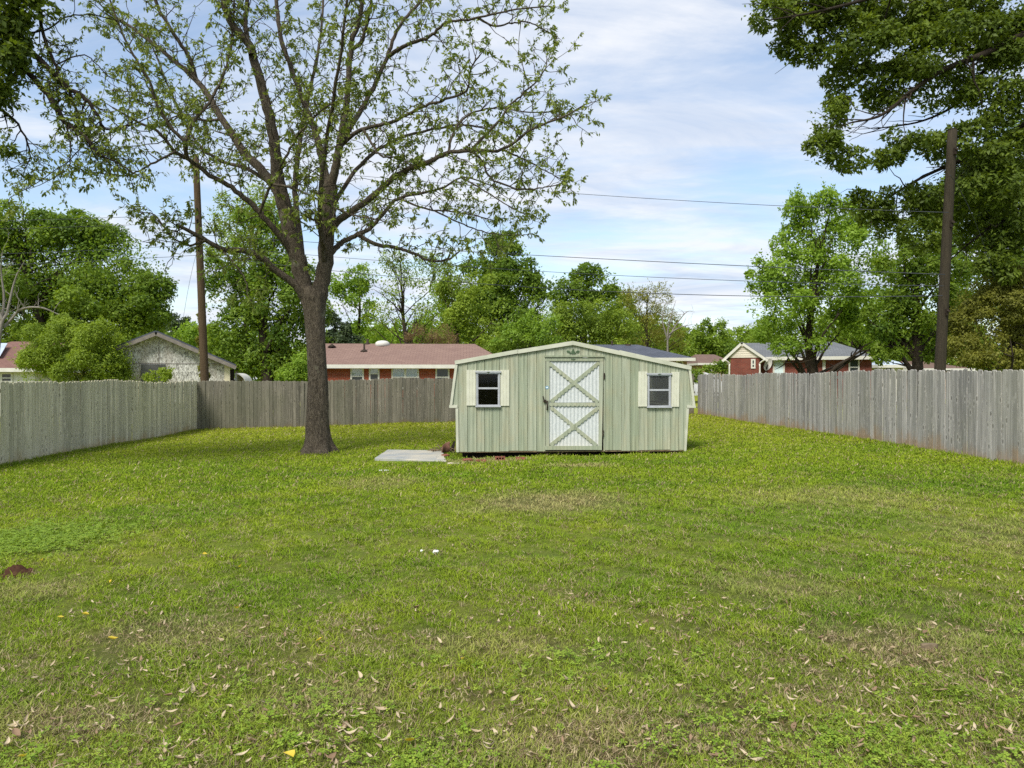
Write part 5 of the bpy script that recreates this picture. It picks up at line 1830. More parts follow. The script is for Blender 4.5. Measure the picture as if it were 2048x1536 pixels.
# ------------------------------------------------------------------ traced trees in the yard
class Grown:
    """a tree whose limbs follow traced paths in space, with twigs and hanging leaf clusters grown on them"""

    def __init__(self, seed):
        self.rs = np.random.default_rng(seed)
        self.ts, self.tw = TubeSet(), TubeSet()
        self.C, self.D, self.N, self.L, self.T = [], [], [], [], []
        self.paths = []

    def limb(self, pix, d0, d1, r0, r1, sides=10, twig=True):
        n = len(pix)
        pts = [P(x, y, d0 + (d1 - d0) * k / (n - 1)) for k, (x, y) in enumerate(pix)]
        sm = smooth_path(pts, max(8, 5 * n))
        L = np.linalg.norm(np.diff(sm, axis=0), axis=1).sum()
        w_ = np.linspace(0, 1, len(sm))
        sm = sm + self.rs.normal(size=sm.shape) * 0.012 * np.sin(w_ * math.pi)[:, None]
        rr = r0 + (r1 - r0) * w_ ** 0.85
        self.ts.add(sm, rr, sides)
        if twig:
            self.paths.append((sm, rr, L))
        return sm

    def leaves_at(self, p, along, k, leaf, spread=0.5):
        rs_ = self.rs
        dv = unit(rs_.normal(size=(k, 3)) * spread + along * 0.5 + np.array([0, 0, -0.55]))
        nn = unit(rs_.normal(size=(k, 3)) + np.array([0, 0, 0.4]))
        self.C.append(np.repeat(p[None], k, 0) + rs_.normal(size=(k, 3)) * 0.02)
        self.D.append(dv)
        self.N.append(nn)
        self.L.append(leaf * rs_.uniform(0.6, 1.3, k))
        self.T.append(np.clip(rs_.normal(0.5, 0.2) + rs_.normal(0, 0.14, k), 0, 1))

    def twig(self, p, d, L, r, lvl, leaf, k):
        rs_ = self.rs
        n = 6
        pts = [p]
        d = unit(d)
        for i_ in range(n - 1):
            d = unit(d + rs_.normal(size=3) * 0.22 + np.array([0, 0, 0.05 if i_ < 3 else 0.02]))
            pts.append(pts[-1] + d * L / (n - 1))
        pts = np.array(pts)
        self.tw.add(pts, np.linspace(r, max(r * 0.35, 0.004), n), 5 if lvl == 0 else 4)
        if lvl < 1:
            for i_ in range(2, n):
                if rs_.random() < 0.72:
                    dd = unit(pts[i_] - pts[i_ - 1] + rs_.normal(size=3) * 0.8)
                    self.twig(pts[i_], dd, L * rs_.uniform(0.35, 0.65), r * 0.55, lvl + 1, leaf, k)
        for i_ in ([n - 1, n - 2] if lvl == 0 else [n - 1, n - 2, n - 3]):
            if rs_.random() < 0.85:
                self.leaves_at(pts[i_], unit(pts[i_] - pts[i_ - 1]), rs_.integers(k - 2, k + 3), leaf)

    def grow(self, spacing, Lmin, Lmax, leaf, k, start=0.3, outward=None, zbias=0.25):
        rs_ = self.rs
        for sm, rr, L in self.paths:
            m_ = int(L / spacing)
            for q in range(m_ + 1):
                f = start + (1 - start) * (q + rs_.random()) / (m_ + 1)
                i_ = min(int(f * (len(sm) - 1)), len(sm) - 2)
                tg = unit(sm[i_ + 1] - sm[i_])
                pv = rs_.normal(size=3)
                pv -= tg * pv.dot(tg)
                d = unit(tg * rs_.uniform(0.1, 0.9) + unit(pv) * 0.9 + np.array([0, 0, zbias]))
                self.twig(sm[i_], d, rs_.uniform(Lmin, Lmax) * (1.1 - 0.40 * f), min(rr[i_] * 0.6, 0.013), 0, leaf, k)
            tg = unit(sm[-1] - sm[-2])
            self.twig(sm[-1], tg, 0.35, min(rr[-1], 0.012), 0, leaf, k)

    def finish(self, root, bark, leafmat, aspect=0.36):
        self.ts.build('limbs', bark, root)
        self.tw.build('twigs', bark, root)['kind'] = 'stuff'
        C = np.concatenate(self.C) - np.array(root.location)
        L = np.concatenate(self.L)
        me = leaf_mesh('leaves', C, np.concatenate(self.D), np.concatenate(self.N), L, L * aspect, np.concatenate(self.T))
        tag(link('leaves', me, leafmat, root), kind='stuff')


DT = 17.6
p = P(637, 905, DT)
tb = np.array([p[0], p[1], float(gz(p[0], p[1]))])
nut = empty('shade_tree', tb, 'big forked shade tree with young hanging leaves on the lawn left of the shed', 'tree')
# trunk with root flare: rings of an uneven outline
prof = [(637, 925, 47), (637, 908, 39), (637, 898, 33.5), (636, 884, 28.5), (635, 866, 25.5), (634, 845, 24), (635, 815, 22.5), (636, 771, 20.5), (634, 725, 19.5), (632, 677, 19.5), (630, 640, 21), (628, 607, 24), (626, 588, 28), (625, 574, 30)]
NS = 40
V = []
pts, rad = [], []
for (x, y, r_) in prof:
    pts.append(P(x, y, DT))
    rad.append(r_ * 0.95 / FPX * DT)
pts = smooth_path(np.array(pts), 44)
rad = np.interp(np.linspace(0, 1, 44), np.linspace(0, 1, len(rad)), rad)
ang = np.arange(NS) * 2 * math.pi / NS
for i_ in range(44):
    hh = pts[i_][2] - tb[2]
    fl = math.exp(-max(hh, 0) / 0.22)
    rr = rad[i_] * (1 + 0.24 * fl * np.sin(ang * 5 + 0.6) + 0.05 * fl * np.sin(ang * 9 + 2) + 0.030 * np.sin(ang * 3 + hh * 1.7) + 0.018 * np.sin(ang * 7 - hh * 3.1) + 0.016 * np.sin(ang * 13 + hh * 5.0) + rng.normal(0, 0.008, NS))
    if i_ > 38:
        rr = rr * np.where(True, 1 - 0.05 * (i_ - 38) * np.abs(np.sin(ang)), 1)
    V.append(np.stack([pts[i_][0] + rr * np.cos(ang), pts[i_][1] + rr * np.sin(ang) * 0.95, np.full(NS, pts[i_][2])], 1))
V = np.concatenate(V)
i0 = (np.arange(43)[:, None] * NS + np.arange(NS)[None]).ravel()
i1 = (np.arange(43)[:, None] * NS + (np.arange(NS)[None] + 1) % NS).ravel()
link('trunk', np_mesh('trunk', V - tb, np.stack([i0, i1, i1 + NS, i0 + NS], 1), True), M['bark_main'], nut)

T = Grown(101)
px2m = DT / FPX
w = lambda pxw: pxw / 2 * px2m * (0.80 if pxw < 30 else 0.90)
T.limb([(629, 655), (623, 615), (609, 577), (596, 520), (585, 484), (572, 425), (563, 390)], DT, DT - 0.1, w(38), w(32), 18, False)
T.limb([(563, 392), (555, 351), (552, 315), (541, 242), (521, 161), (497, 89), (464, 48), (448, 4), (430, -90), (420, -200)], DT - 0.1, DT - 1.2, w(31), w(9), 14)
T.limb([(503, 110), (492, 60), (494, 0), (500, -80), (510, -180)], DT - 0.8, DT - 0.2, w(14), w(6), 10)
T.limb([(566, 400), (545, 367), (515, 332), (484, 299), (444, 238), (408, 178), (371, 141), (323, 101), (270, 60), (210, 20)], DT - 0.1, DT + 1.4, w(28), w(6), 12)
T.limb([(392, 160), (379, 117), (347, 65), (311, 4), (290, -70)], DT + 0.9, DT + 0.3, w(13), w(6), 9)
T.limb([(628, 650), (634, 610), (642, 577), (651, 505), (657, 424), (661, 371)], DT, DT + 0.1, w(36), w(32), 18, False)
T.limb([(660, 385), (649, 343), (640, 300), (630, 262), (610, 210), (581, 133), (561, 73), (553, 0), (545, -100), (530, -200)], DT + 0.1, DT + 1.6, w(23), w(7), 12)
T.limb([(661, 375), (672, 331), (682, 275), (694, 202), (702, 101), (722, 20), (730, -60), (735, -180)], DT + 0.1, DT - 0.9, w(24), w(6), 12)
T.limb([(702, 100), (726, 77), (742, 0), (755, -90)], DT - 0.4, DT - 1.4, w(11), w(5), 8)
T.limb([(684, 280), (700, 255), (718, 226), (750, 170), (775, 113), (799, 52), (843, 0), (880, -60)], DT - 0.1, DT + 1.5, w(17), w(6), 10)
T.limb([(776, 113), (800, 97), (827, 85), (863, 71), (896, 44), (956, 36), (1025, 20), (1097, 12)], DT + 0.7, DT - 0.8, w(12), w(3), 9)
T.limb([(956, 36), (988, 52), (1030, 44), (1065, 48), (1100, 66)], DT - 0.1, DT + 0.5, w(6), w(2.5), 7)
T.limb([(683, 290), (710, 266), (742, 254), (791, 242), (843, 214), (888, 200), (932, 182), (942, 137), (960, 110)], DT, DT - 2.2, w(12), w(3), 9)
T.limb([(726, 258), (745, 290), (760, 310), (800, 318), (820, 330)], DT - 0.5, DT - 1.2, w(7), w(3), 7)
T.limb([(656, 470), (675, 443), (702, 424), (742, 396), (783, 359), (823, 335), (863, 321), (900, 305), (944, 301), (1005, 299), (1065, 258), (1126, 234), (1172, 208)], DT, DT - 1.8, w(21), w(3), 11)
T.limb([(940, 302), (997, 242), (1025, 206), (1065, 170), (1090, 140), (1094, 118)], DT - 1.0, DT - 0.4, w(7), w(2.5), 7)
T.limb([(944, 301), (964, 323), (984, 359), (1045, 379), (1080, 376), (1110, 371)], DT - 1.0, DT - 1.8, w(7), w(2.5), 7)
T.limb([(897, 306), (905, 270), (930, 235), (990, 215), (1060, 225), (1120, 222)], DT - 0.8, DT + 0.6, w(7), w(2.5), 7)
T.limb([(653, 518), (668, 500), (686, 484), (718, 468), (750, 448), (791, 400), (843, 387), (883, 377), (928, 355), (985, 372)], DT, DT + 1.6, w(17), w(3), 10)
T.limb([(716, 469), (750, 488), (791, 495), (823, 505), (859, 521), (896, 519), (916, 505)], DT + 0.5, DT - 0.5, w(12), w(4), 9)
T.limb([(925, 356), (975, 385), (1030, 420), (1070, 432)], DT + 1.4, DT + 0.4, w(5), w(2), 6)
T.limb([(870, 422), (930, 450), (990, 468), (1045, 470)], DT + 0.4, DT - 0.5, w(5), w(2), 6)
T.limb([(1005, 299), (1050, 320), (1095, 345), (1130, 362)], DT - 1.4, DT - 0.8, w(5), w(2), 6)
T.limb([(800, 398), (860, 420), (920, 425), (985, 440)], DT + 0.9, DT - 0.2, w(6), w(2.5), 7)
T.limb([(620, 618), (594, 574), (557, 545), (525, 517), (484, 501), (444, 499), (412, 480), (375, 460), (352, 450)], DT, DT - 1.5, w(22), w(7), 12)
T.limb([(588, 520), (575, 492), (553, 464), (517, 424), (476, 383), (428, 355), (383, 323), (351, 303), (315, 262), (279, 246), (225, 215)], DT, DT - 1.9, w(19), w(4), 11)
T.limb([(374, 316), (371, 300), (369, 283), (339, 250), (315, 214), (299, 161), (266, 109), (242, 60), (220, 0)], DT - 1.4, DT - 2.4, w(11), w(4), 8)
T.limb([(369, 285), (388, 242), (420, 202), (448, 149), (462, 89), (468, 0), (470, -70)], DT - 1.5, DT - 0.3, w(9), w(4), 8)
T.limb([(519, 426), (541, 371), (573, 311), (606, 258), (646, 218), (690, 195)], DT - 0.8, DT - 2.2, w(8), w(3), 8)
T.limb([(545, 368), (590, 378), (640, 400), (700, 428), (760, 440)], DT - 0.4, DT - 1.8, w(7), w(3), 7)
T.limb([(655, 500), (640, 470), (634, 445), (600, 430)], DT - 0.3, DT - 1.0, w(8), w(3), 7)
T.limb([(444, 499), (470, 530), (490, 560), (495, 590)], DT - 0.9, DT - 1.6, w(5), w(2), 6)
T.limb([(412, 480), (380, 490), (340, 470), (310, 430), (280, 425)], DT - 1.2, DT - 0.5, w(6), w(2.5), 6)
T.limb([(351, 303), (300, 330), (250, 350), (190, 345)], DT - 1.6, DT - 2.4, w(6), w(2.5), 6)
T.limb([(444, 238), (400, 240), (350, 225), (290, 190), (230, 180)], DT + 0.6, DT + 1.8, w(7), w(3), 7)
# limbs towards and away from the viewer that fill the crown's depth
T.limb([(610, 570), (600, 480), (590, 380), (600, 280), (620, 180), (640, 80), (650, -60)], DT + 0.1, DT + 4.2, w(20), w(6), 10)
T.limb([(648, 520), (640, 420), (650, 300), (670, 180), (690, 40), (700, -120)], DT - 0.1, DT - 3.6, w(14), w(4), 9)
T.limb([(660, 420), (720, 330), (790, 280), (860, 260), (930, 250), (1000, 265)], DT, DT + 3.4, w(12), w(4), 9)
T.limb([(560, 380), (500, 340), (440, 320), (390, 280), (340, 180), (300, 80)], DT, DT + 3.5, w(12), w(4), 9)
T.grow(0.21, 0.5, 1.25, 0.106, 6, 0.22)
T.finish(nut, M['bark_main'], LEAF['ash'], 0.38)

# ------------------------------------------------------------------ overhanging trees with trunks outside the frame
def overhang(name, label, base_px, depth, trunk_top, limbs, blobs, leaf, dens, per, clump_r, seed, kind, r0, **kw):
    rs_ = np.random.default_rng(seed)
    q = P(base_px, 760, depth)
    base = np.array([q[0], q[1], float(gz(q[0], q[1]))])
    root = empty(name, base, label, 'tree')
    ts = TubeSet()
    tp_ = P(trunk_top[0], trunk_top[1], depth)
    pts = limb_path(base - [0, 0, 0.3], tp_, 0.01, rs_, 10)
    ts.add(pts, np.linspace(r0 * 1.25, r0 * 0.4, 10), 14)
    for (pix, d0, d1, ra, rb) in limbs:
        n = len(pix)
        pp = [P(x, y, depth + d0 + (d1 - d0) * k / (n - 1)) for k, (x, y) in enumerate(pix)]
        sm = smooth_path(pp, 5 * n)
        rr = np.linspace(ra, rb, len(sm))
        ts.add(sm, rr, 8)
        for _ in range(3 * n):
            j_ = rs_.integers(3, len(sm))
            dv = unit(sm[j_] - sm[j_ - 1])
            e = sm[j_] + unit(dv + rs_.normal(size=3) * 0.65) * rs_.uniform(0.5, 1.5)
            lp_ = limb_path(sm[j_], e, 0.08, rs_, 6)
            ts.add(lp_, np.linspace(rr[j_] * 0.45 + 0.004, 0.005, 6), 5)
    ts.build('trunk', M['bark_dark'], root)
    arr = crown_leaves(blobs, depth, dens, clump_r, per, leaf, rs_, **kw)
    tag(link('crown', leaf_mesh('crown', arr[0] - base, *arr[1:]), LEAF[kind], root), kind='stuff')
    return root


overhang('overhanging_tree', 'big dark leafy tree overhanging from the upper right, its trunk out of view', 2330, 19.5, (2300, -700),
         [([(2310, -60), (2180, 20), (2048, 69), (1965, 109), (1884, 141), (1824, 182), (1763, 230), (1699, 246)], 0, -0.6, 0.13, 0.02),
          ([(2310, 0), (2160, 60), (2048, 101), (1977, 133), (1921, 202), (1844, 242), (1747, 258)], 0.3, 1.2, 0.09, 0.015),
          ([(2320, 160), (2150, 215), (2048, 250), (1997, 291), (1917, 323), (1844, 355), (1763, 404), (1731, 428)], 0.2, 1.0, 0.10, 0.015),
          ([(2150, 230), (1977, 315), (1905, 363), (1824, 408), (1770, 450)], 0.5, 2.0, 0.07, 0.012),
          ([(2310, -150), (2120, -100), (1950, -60), (1800, -20), (1650, 20), (1540, 40)], 0, -1.0, 0.12, 0.015),
          ([(2310, -100), (2080, -40), (1880, 20), (1760, 70), (1640, 100), (1590, 120)], 0.4, 0.6, 0.10, 0.015),
          ([(2320, 300), (2150, 360), (2040, 420), (1960, 470), (1900, 520)], 0.2, 1.5, 0.09, 0.012)],
         [(1535, 28, 46, 30, -0.4), (1590, 55, 48, 38), (1575, 100, 34, 22), (1625, 105, 36, 26), (1655, 35, 70, 50), (1720, 95, 70, 52, -0.3), (1690, 155, 50, 30), (1760, 40, 80, 50, 0.4), (1665, 235, 44, 38), (1650, 290, 44, 40, -0.2), (1705, 322, 52, 24),
          (1760, 175, 70, 46), (1850, 95, 90, 60, -0.4), (1850, 25, 110, 45, 0.5), (1960, 40, 100, 55), (1890, 185, 80, 44, 0.3), (1830, 285, 60, 30), (1775, 315, 40, 22), (2000, 200, 75, 55), (1985, 120, 90, 46, 0.3), (2000, 330, 70, 55, 0.4), (1945, 395, 80, 40, 0.6),
          (1830, 400, 70, 36, 0.8), (1730, 415, 46, 28, 0.5), (2020, 450, 70, 70, 0.8), (1960, 440, 60, 50, 2.5), (2000, 380, 70, 60, 2.5), (1930, 340, 60, 50, 2.2), (2030, 280, 60, 60, 2), (1860, 465, 60, 34, 0.6), (1900, 430, 50, 40, 2.4), (1770, 450, 46, 26, 0.8), (1990, 520, 60, 36, 0.8), (1925, 285, 50, 36), (1700, 20, 60, 40), (1600, 10, 60, 26),
          (2110, 80, 100, 90), (2130, 260, 100, 100), (2130, 430, 80, 80), (2260, 100, 140, 160), (2280, 330, 130, 120), (1700, -90, 160, 70), (1950, -100, 180, 80), (2200, -120, 200, 120), (2000, -260, 260, 110, 1), (2280, -330, 260, 150, 1)],
         0.150, 2.3, 14, 0.26, 61, 'dark', 0.36, flat=0.6, aspect=0.45, gap=0.3, shell=0.15, tint_mu=0.5, lump=0.36, fill=0.14)
root = overhang('overhanging_tree', 'dark leafy tree overhanging from the upper left corner', -420, 13.0, (-380, -700), [],
         [(5, 60, 50, 60), (25, 130, 36, 44), (-30, 160, 60, 60), (50, 15, 50, 26), (0, 185, 30, 22), (12, 300, 20, 10), (-120, 60, 110, 120), (-120, 240, 90, 80), (-250, 0, 140, 160), (-280, 220, 130, 120), (-120, -100, 180, 90), (40, -60, 110, 45), (-300, -200, 200, 120)],
         0.13, 1.6, 14, 0.2, 62, 'dark', 0.30, flat=0.7, aspect=0.5, gap=0.2, shell=0.2, tint_mu=0.45)
DQ = 13.0
T = Grown(102)
T.limb([(-390, -200), (-200, -60), (-60, 10), (24, 69), (97, 137), (133, 174), (174, 198), (198, 238), (214, 258), (262, 250), (299, 234)], DQ, DQ + 0.8, 0.085, 0.008, 9)
T.limb([(-390, -150), (-150, 20), (-20, 90), (48, 137), (93, 186), (133, 246), (174, 279), (198, 311), (230, 323), (275, 351)], DQ + 0.2, DQ + 0.2, 0.085, 0.008, 9)
T.limb([(-390, -230), (-150, -120), (0, -60), (72, 10), (84, 60), (110, 130), (140, 190), (175, 270), (200, 330)], DQ, DQ + 0.6, 0.06, 0.007, 8)
T.limb([(133, 246), (139, 285), (141, 320), (129, 343), (80, 370)], DQ + 0.2, DQ - 0.3, 0.016, 0.006, 6)
T.limb([(174, 198), (150, 260), (160, 300), (90, 355), (20, 395)], DQ + 0.5, DQ, 0.014, 0.006, 6)
T.limb([(-390, 0), (-200, 130), (-60, 200), (20, 230), (60, 300), (50, 340)], DQ + 0.2, DQ + 0.4, 0.05, 0.007, 8)
T.limb([(24, 69), (90, 60), (150, 30), (230, 40), (270, 70)], DQ + 0.3, DQ + 1.0, 0.02, 0.006, 7)
T.limb([(110, 130), (170, 110), (215, 150), (260, 170)], DQ + 0.3, DQ + 0.8, 0.014, 0.006, 6)
T.grow(0.24, 0.25, 0.8, 0.078, 5, 0.35, zbias=-0.1)
T.finish(root, M['bark_dark'], LEAF['ash'], 0.4)
# hanging clump of dead leaves in the main tree's upper left
rs_ = np.random.default_rng(63)
# vine on the foot of the left pole
arr = crown_leaves([(406, 735, 7, 28), (404, 690, 6, 30), (402, 640, 5, 30), (410, 752, 9, 14)], 29.2, 30, 0.16, 8, 0.09, rs_)
tag(link('vine', leaf_mesh('vine', arr[0] - np.array(pl_root.location), *arr[1:]), LEAF['olive'], pl_root), kind='stuff')

# ------------------------------------------------------------------ grass
hid = bpy.data.collections.new('tuft_sources')         # not linked to the scene: only instanced


def tuft(nm, blades, hmin, hmax, wid, spread, seed, straw_f, bend):
    r_ = np.random.default_rng(seed)
    V, Fq, mats, tn = [], [], [], []
    for b in range(blades):
        a = r_.uniform(0, 6.28)
        o = np.array([r_.normal(0, spread), r_.normal(0, spread), -0.006])
        h = r_.uniform(hmin, hmax)
        lean = np.array([math.cos(a), math.sin(a), 0]) * h * r_.uniform(0.2, bend)
        sd = np.array([-math.sin(a), math.cos(a), 0]) * wid * r_.uniform(0.7, 1.3) / 2
        tw_ = r_.normal(0, 0.5)
        sd = np.array([sd[0] * math.cos(tw_) - sd[1] * math.sin(tw_), sd[0] * math.sin(tw_) + sd[1] * math.cos(tw_), 0])
        p0, p1, p2 = o, o + lean * 0.35 + [0, 0, h * 0.6], o + lean + [0, 0, h * r_.uniform(0.72, 0.98)]
        k = len(V)
        V += [p0 - sd, p0 + sd, p1 + sd * 0.85, p1 - sd * 0.85, p2 + sd * 0.12, p2 - sd * 0.12]
        Fq += [(k, k + 1, k + 2, k + 3), (k + 3, k + 2, k + 4, k + 5)]
        s_ = 1 if r_.random() < straw_f else 0
        mats += [s_, s_]
        tv = r_.random()
        tn += [tv, tv]
    me = np_mesh(nm, np.array(V), np.array(Fq), False, np.array(tn))
    me.materials.append(M['blade'])
    me.materials.append(M['straw'])
    me.polygons.foreach_set('material_index', np.array(mats, np.int32))
    return me


def weed(nm, n, size, seed):
    """clover-like leaflets lying open on short stalks"""
    r_ = np.random.default_rng(seed)
    V, Fq, tn = [], [], []
    for b in range(n):
        c = np.array([r_.normal(0, 0.022), r_.normal(0, 0.022), r_.uniform(0.012, 0.045)])
        tv = r_.random()
        tilt = r_.normal(0, 0.28, 2)
        a0 = r_.uniform(0, 6.28)
        for q in range(3):
            a = a0 + q * 2.094
            k = len(V)
            for (rad_, da) in ((0.001, 0), (size * 0.62, 0.62), (size, 0.24), (size, -0.24), (size * 0.62, -0.62)):
                x, y = math.cos(a + da) * rad_, math.sin(a + da) * rad_
                V.append(c + [x, y, x * tilt[0] + y * tilt[1]])
            Fq.append((k, k + 1, k + 2, k + 3))
            Fq.append((k, k + 3, k + 4, k + 4))
            tn += [tv, tv]
    F3 = []
    for f in Fq:
        F3 += [(f[0], f[1], f[2]), (f[0], f[2], f[3])] if f[2] != f[3] else [(f[0], f[1], f[2])]
    tt = []
    for f, v_ in zip(Fq, tn):
        tt += [v_, v_] if f[2] != f[3] else [v_]
    me = np_mesh(nm, np.array(V), np.array(F3), False, np.array(tt))
    me.materials.append(M['clover'])
    return me


M['clover'] = leaf_mat('clover_leaf', (0.140, 0.240, 0.018, 1), (0.370, 0.470, 0.060, 1), 0.3)
srcs = {'fine': [], 'coarse': [], 'weed': [], 'litter': [], 'thatch': []}
for k in range(4):
    srcs['thatch'].append(tuft('thatch', 8, 0.012, 0.022, 0.0032, 0.02, 350 + k, 1.0, 3.2))
for k in range(6):
    srcs['fine'].append(tuft('tuft', 9, 0.025, 0.060, 0.0042, 0.016, 200 + k, 0.06 if k < 5 else 0.55, 1.1))
for k in range(5):
    srcs['coarse'].append(tuft('coarse_tuft', 11, 0.025, 0.058, 0.011, 0.06, 300 + k, 0.10, 1.1))
for k in range(3):
    srcs['weed'].append(weed('weed', 6, 0.010 + 0.0025 * k, 400 + k))
M['tan_leaf'] = leaf_mat('dry_tan_leaf', (0.30, 0.215, 0.12, 1), (0.60, 0.50, 0.34, 1), 0.2, 0.7)
M['brown_leaf'] = leaf_mat('dry_brown_leaf', (0.15, 0.095, 0.055, 1), (0.30, 0.20, 0.125, 1), 0.15, 0.8)
M['yellow_leaf'] = leaf_mat('yellow_leaf', (0.62, 0.46, 0.035, 1), (0.74, 0.60, 0.10, 1), 0.3, 0.6)


def dry_leaf(nm, L, W, curl, seed, mat, tv):
    """curled blade of 2 x 5 quads"""
    r_ = random.Random(seed)
    nL, nW = 6, 3
    prof_ = [0.12, 0.72, 1.0, 0.85, 0.5, 0.06]
    V, Fq = [], []
    bow = r_.choice((-1, 1)) * r_.uniform(0.2, 1.6)
    for i_ in range(nL):
        f = i_ / (nL - 1)
        for j_ in range(nW):
            g_ = (j_ / (nW - 1) - 0.5)
            x = (f - 0.5) * L
            y = g_ * W * prof_[i_] + bow * L * 0.35 * (f - 0.5) ** 2 * 4 * 0.3
            z = 0.006 + curl * L * (abs(f - 0.5) * 2) ** 2 * (0.6 if i_ < 3 else 1.0) + abs(g_) * W * 0.7 * prof_[i_]
            V.append((x, y, z))
    for i_ in range(nL - 1):
        for j_ in range(nW - 1):
            k = i_ * nW + j_
            Fq.append((k, k + nW, k + nW + 1, k + 1))
    me = np_mesh(nm, np.array(V), np.array(Fq), True, np.full(len(Fq), tv))
    me.materials.append(mat)
    return me


for k in range(4):
    srcs['litter'].append(dry_leaf('litter', 0.034, 0.012, 0.12, 500 + k, M['tan_leaf'] if k < 3 else M['brown_leaf'], 0.2 + 0.25 * k))
colls = {}
for key, lst in srcs.items():
    c_ = bpy.data.collections.new('source_' + key)
    for me in lst:
        c_.objects.link(bpy.data.objects.new('source', me))
    colls[key] = c_


def scatter(name, pts, rot, scl, key, label, cat):
    """instances one of the source tufts on every point"""
    n = len(pts)
    me = bpy.data.meshes.new(name)
    me.vertices.add(n)
    me.vertices.foreach_set('co', np.asarray(pts, np.float32).ravel())
    for nm, typ, val in (('rot', 'FLOAT_VECTOR', rot), ('scl', 'FLOAT_VECTOR', scl)):
        at = me.attributes.new(nm, typ, 'POINT')
        at.data.foreach_set('vector', np.asarray(val, np.float32).ravel())
    at = me.attributes.new('vid', 'INT', 'POINT')
    at.data.foreach_set('value', rng.integers(0, len(srcs[key]), n).astype(np.int32))
    ng = bpy.data.node_groups.new(name, 'GeometryNodeTree')
    ng.interface.new_socket('Geometry', in_out='INPUT', socket_type='NodeSocketGeometry')
    ng.interface.new_socket('Geometry', in_out='OUTPUT', socket_type='NodeSocketGeometry')
    gi, go = ng.nodes.new('NodeGroupInput'), ng.nodes.new('NodeGroupOutput')
    iop = ng.nodes.new('GeometryNodeInstanceOnPoints')
    ci = ng.nodes.new('GeometryNodeCollectionInfo')
    ci.inputs['Collection'].default_value = colls[key]
    ci.inputs['Separate Children'].default_value = True
    ci.inputs['Reset Children'].default_value = True

    def att(nm, typ):
        a_ = ng.nodes.new('GeometryNodeInputNamedAttribute')
        a_.data_type = typ
        a_.inputs['Name'].default_value = nm
        return a_.outputs['Attribute']
    ng.links.new(gi.outputs[0], iop.inputs['Points'])
    ng.links.new(ci.outputs[0], iop.inputs['Instance'])
    iop.inputs['Pick Instance'].default_value = True
    ng.links.new(att('vid', 'INT'), iop.inputs['Instance Index'])
    ng.links.new(att('rot', 'FLOAT_VECTOR'), iop.inputs['Rotation'])
    ng.links.new(att('scl', 'FLOAT_VECTOR'), iop.inputs['Scale'])
    ng.links.new(iop.outputs[0], go.inputs[0])
    o = link(name, me)
    o.modifiers.new('scatter', 'NODES').node_group = ng
    return tag(o, label, cat, kind='stuff')


def lawn_points(y0, y1, dens, margin=1.6):
    """random places of the lawn in view, with a margin for a step aside"""
    w_ = (1024 / FPX) * y1 + margin
    n = int(dens * (y1 - y0) * 2 * w_)
    y = rng.uniform(y0, y1, n)
    x = rng.uniform(-w_, w_, n) + y * math.tan(YAW)
    lim = (1024 / FPX) * y + margin
    back = 28.0 + (x + 10.1) * (4.6 / 20.25) - 0.12
    ok = (np.abs(x - y * math.tan(YAW)) < lim) & (x > -10.0) & (x < 10.05) & (y < back)
    q = np.stack([x - S_O[0], y - S_O[1]], 1)
    u_ = q @ S_E[:2]
    v_ = q @ S_N[:2]
    ok &= ~((u_ > stL[0] + 0.0) & (u_ < stR[0]) & (v_ > -0.34 - 0.14 * np.sin(u_ * 3.1) - 0.08 * np.sin(u_ * 7.7) - rng.exponential(0.05, len(x))) & (v_ < SD - 0.1))
    sx0, sx1 = min(c_[0] for c_ in corners), max(c_[0] for c_ in corners)
    sy0, sy1 = min(c_[1] for c_ in corners), max(c_[1] for c_ in corners)
    fy = np.clip((y - sy0) / (sy1 - sy0), 0, 1)
    lx = corners[0][0] + (corners[3][0] - corners[0][0]) * fy
    rx_ = corners[1][0] + (corners[2][0] - corners[1][0]) * fy
    ok &= ~((x > lx + 0.03) & (x < rx_ - 0.03) & (y > sy0 + 0.03) & (y < sy1 - 0.03))
    ok &= (x - tb[0]) ** 2 + (y - tb[1]) ** 2 > 0.40 ** 2
    mp_ = G(8, 1158)
    ok &= (x - mp_[0]) ** 2 + (y - mp_[1] - 0.15) ** 2 > 0.13 ** 2
    return x[ok], y[ok]


def dryness(x, y):
    d = np.zeros(len(x))
    for k_, (cx, cy, rx, ry) in enumerate(DRY):
        l = np.hypot((x - cx) / rx, (y - cy) / ry)
        d = np.maximum(d, np.clip(1.25 - l, 0, 1) * (0.95 if k_ in (0, 1, 12) else 0.6))
    return d


PX, PYs, SC = [], [], []
for (y0, y1, dens, key) in ((2.4, 4.5, 2700, 'fine'), (4.5, 7.0, 1700, 'fine'), (7.0, 13.0, 700, 'fine')):
    x, y = lawn_points(y0, y1, dens)
    keep = (rng.random(len(x)) > 0.55 * dryness(x, y)) & (rng.random(len(x)) < np.clip((13.0 - y) / 3.5, 0, 1))
    x, y = x[keep], y[keep]
    clump = np.sin(x * 5.1 + 1.2) * np.sin(y * 4.3 + x * 1.7) + 0.6 * np.sin(x * 11.7 + y * 9.1)
    keep = rng.random(len(x)) < 0.70 + 0.30 * clump
    x, y, clump = x[keep], y[keep], clump[keep]
    s = rng.uniform(0.6, 1.2, len(x)) * (0.88 + 0.24 * clump)
    PX.append(x)
    PYs.append(y)
    SC.append(np.stack([s * (1.0 + 0.10 * (y - 3)), s * (1.0 + 0.10 * (y - 3)), s * (0.80 + 0.02 * (y - 3))], 1))
x, y, s = np.concatenate(PX), np.concatenate(PYs), np.concatenate(SC)
n = len(x)
